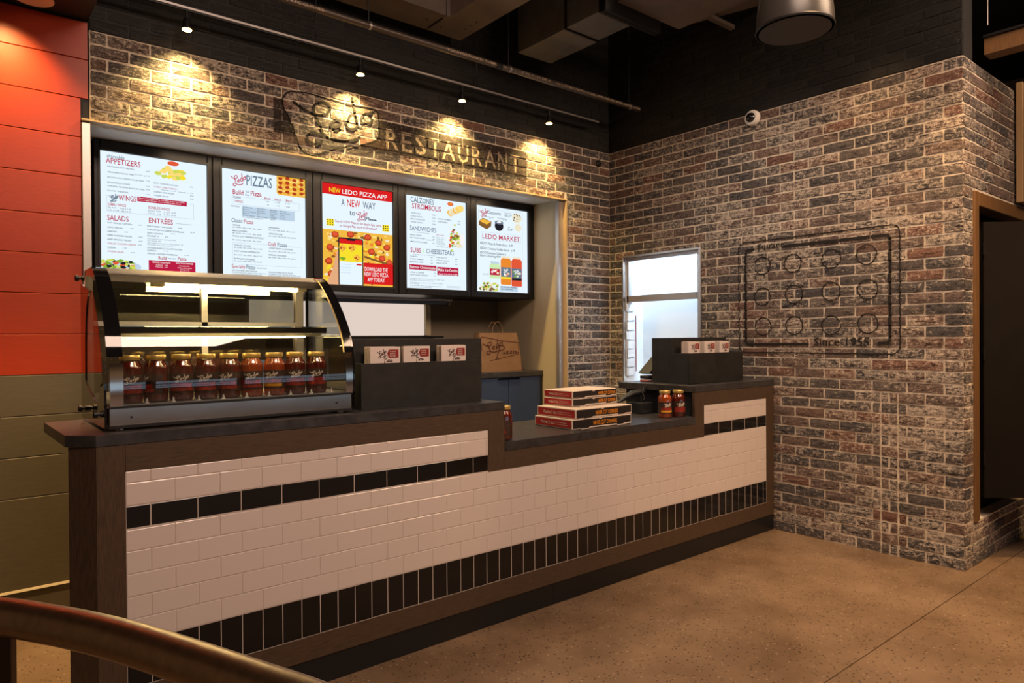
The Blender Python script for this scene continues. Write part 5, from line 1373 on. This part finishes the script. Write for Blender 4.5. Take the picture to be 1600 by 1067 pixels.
# ductwork
dk = thing('ceiling_duct', (-1.85, 1.3, 3.6), 'brown-black corner duct hanging behind the sprinkler pipe', 'duct', 'ceiling ducts')
MB(dk).prism([(-4.6, 1.50), (-2.02, 1.50), (-2.02, 1.23), (-4.6, 1.23)], 2, 3.6, 4.0).build('duct_run', M_DUCT, dk, fixn=True)
MB(dk).prism([(-2.015, 1.50), (-1.713, 1.50), (-1.713, .30), (-1.985, .30), (-1.985, 1.23), (-2.015, 1.23)], 2, 3.6, 4.0).build('duct_elbow', M_DUCT, dk, fixn=True)
MB(dk).box(-1.985, -1.713, -1.0, .296, 3.6, 4.0).build('duct_run', M_DUCT, dk)
for q in ((-2.02, 1.28, -2.012, 1.46), (-1.97, .292, -1.73, .304)): MB(dk).box(q[0], q[2], q[1], q[3], 3.592, 3.602).build('seam', M_BLACK, dk)
for p in ((-1.80, 1.32), (-1.80, 1.25), (-1.80, 1.18), (-1.95, 1.40), (-2.09, 1.36)): MB(dk).lathe([(.006, 0), (.004, -.006)], (p[0], p[1], 3.6), 8).build('screw', M_BLACK, dk)
dk = thing('ceiling_duct', (-1.15, .9, 3.55), 'square black duct dropping lowest in front of the corner', 'duct', 'ceiling ducts')
MB(dk).box(-1.318, -.985, .80, 1.31, 3.55, 4.25).build('duct_end', M_DUCTB, dk, bev=.003)
MB(dk).box(-1.312, -.991, .44, .792, 3.556, 4.25).build('duct_run', M_DUCTB, dk, bev=.003)
MB(dk).box(-1.322, -.981, .790, .802, 3.545, 4.25).build('flange', M_BLKMET, dk)
MB(dk).box(-1.36, -.80, .41, .44, 3.52, 4.25).build('flange', M_BLKMET, dk)
MB(dk).box(-1.36, -.80, .38, .405, 3.52, 4.25).build('flange', M_BLKMET, dk)
MB(dk).box(-1.25, -.60, -1.2, .38, 3.60, 4.25).build('duct_run', M_DUCT, dk, bev=.003)
dk = thing('ceiling_duct', (-.6, -.5, 3.75), 'wide flat duct crossing above the pendant speaker', 'duct', 'ceiling ducts')
MB(dk).prism([(-.75, .75), (-.28, .55), (-.02, -.35), (-.02, -1.1), (-.60, -.75)], 2, 3.78, 3.95).build('duct_run', M_DUCT, dk, fixn=True)
MB(dk).box(-.9, -.015, .30, .34, 3.74, 3.77).build('support_rail', M_DUCT, dk)
dk = thing('steel_beam', (.8, -1.6, 3.1), 'brown painted beam at the upper right beyond the brick corner', 'beam')
MB(dk).box(.30, .42, -3.6, -1.235, 3.135, 3.235).build('beam', M_WOODTRIM, dk)
MB(dk).box(.28, .44, -3.6, -1.235, 3.235, 3.25).build('flange', M_BLKMET, dk)
MB(dk).tube([(.14, -1.30, 3.25), (.14, -1.30, 4.25)], .003, 6).build('hanger_rod', M_ALU, dk)
# pendant speaker
SPX, SPY, SPZ = -2.00, -1.24, 2.648
sp = thing('pendant_speaker', (SPX, SPY, SPZ), 'dark bell-shaped pendant speaker hanging from the ceiling', 'speaker')
MB(sp).lathe([(.148, 0), (.150, .012), (.146, .07), (.134, .17), (.112, .26), (.075, .32), (.02, .345)], (SPX, SPY, SPZ), 40).build('housing', simple('speaker_shell', (.045, .040, .036), .35), sp)
MB(sp).lathe([(.138, -.002), (.02, .006)], (SPX, SPY, SPZ), 40).build('grille', simple('speaker_grille', (.05, .048, .05), .6), sp)
MB(sp).lathe([(.150, .0), (.152, .006), (.149, .012)], (SPX, SPY, SPZ), 40).build('rim', M_BLKPL, sp)
MB(sp).tube([(SPX, SPY, SPZ + .34), (SPX, SPY, 4.25)], .004, 6).build('cable', M_BLKPL, sp)
# recessed light over the red boards
rl = thing('recessed_light', (-4.315, 1.500, 3.115), 'white round recessed ceiling light above the red boards', 'ceiling light')
MB(rl).lathe([(.055, 0), (.085, -.001), (.088, -.006), (.088, -.010), (.055, -.008)], (-4.315, 1.475, 3.114), 28).build('trim_ring', simple('cream_ring', (.75, .62, .45), .5), rl)
MB(rl).lathe([(.052, 0), (.03, .002)], (-4.315, 1.475, 3.108), 20).build('lamp', M_CEILLAMP, rl)
spot('red_wall_light', (-4.42, 1.33, 3.10), (-4.46, 1.60, 2.45), 58, (1.0, .62, .22), 95, .9, .03)
# security dome and wall sensor
sd = thing('security_camera', (-.02, .155, 3.028), 'white dome security camera on the right wall at the top of the bare brick', 'camera')
MB(sd).lathe([(.058, 0), (.058, -.022), (.050, -.034), (.036, -.038)], (-.004, .155, 3.028), 28, axis=0).build('ring', M_WHITE, sd)
MB(sd).lathe([(.036, -.036), (.032, -.050), (.020, -.060), (.006, -.064)], (-.004, .155, 3.028), 24, axis=0).build('dome', M_BLKGLOSS, sd)
ws_ = thing('wall_sensor', (-.148, D - .02, 2.96), 'small dark sensor with a stalk on the brick pier near the corner', 'sensor')
MB(ws_).lathe([(.030, 0), (.026, -.012), (.010, -.018)], (-.148, D - .004, 2.955), 18, axis=1).build('base', M_BLKMET, ws_)
MB(ws_).tube([(-.148, D - .02, 2.96), (-.140, D - .025, 3.01), (-.142, D - .025, 3.045)], .006, 8).build('stalk', M_BLKMET, ws_)

# ============================================================ DARK LEAF SWUNG OUT OF THE WOOD FRAME, SIDE BOARD
dl = thing('swung_panel', (.300, YC - .016, .385), 'dark brown panel standing open from the wood frame at the right edge', 'panel')
dx, dy = .74, -.66; Ln = .85; tx_, ty_ = .0, .0
a0 = (.300, YC - .014); a1 = (a0[0] + dx * Ln, a0[1] + dy * Ln); nx_, ny_ = -dy * .03, dx * .03
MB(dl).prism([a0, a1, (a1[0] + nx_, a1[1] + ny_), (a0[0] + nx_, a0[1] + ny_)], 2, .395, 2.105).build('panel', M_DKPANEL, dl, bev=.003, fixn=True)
for z in (.6, 1.25, 1.9): MB(dl).lathe([(.006, 0), (.006, .08)], (a0[0] - .004, a0[1] - .002, z), 10).build('hinge', M_BLKMET, dl)
tag(MB().box(.945, 1.35, YC - .055, YC - .016, 2.30, 3.11).build('side_board', M_SIDEBOARD, bev=.003), 'upright light brown board fixed high on the return wall at the right edge', 'board')

# ============================================================ FOREGROUND HANDRAIL
hr = thing('handrail', (-4.630, -1.50, 0), 'curved bronze tube handrail in the lower left foreground', 'handrail')
pts = [(-4.93, -1.30), (-4.80, -1.345), (-4.70, -1.405), (-4.623, -1.480), (-4.580, -1.545), (-4.542, -1.610), (-4.503, -1.689), (-4.457, -1.800), (-4.417, -1.905), (-4.387, -1.985), (-4.36, -2.08), (-4.34, -2.20), (-4.33, -2.35)]
pts = smooth(pts, 5)
MB(hr).tube([(x, y, 1.030) for x, y in pts], .0252, 28).build('rail_tube', M_BRONZE, hr)
th = math.atan2(-.08, .05)
def post(px, py, ang):
    c_, s_ = math.cos(ang), math.sin(ang)
    q = [(px + c_ * u - s_ * w, py + s_ * u + c_ * w) for u, w in ((-.025, -.006), (.025, -.006), (.025, .006), (-.025, .006))]
    MB(hr).prism(q, 2, 0, 1.012).build('post', simple('dark_bronze', (.10, .065, .045), .35, .8), hr, bev=.001, fixn=True)
post(-4.628, -1.478, math.radians(-38)); post(-4.34, -2.20, math.radians(-85))
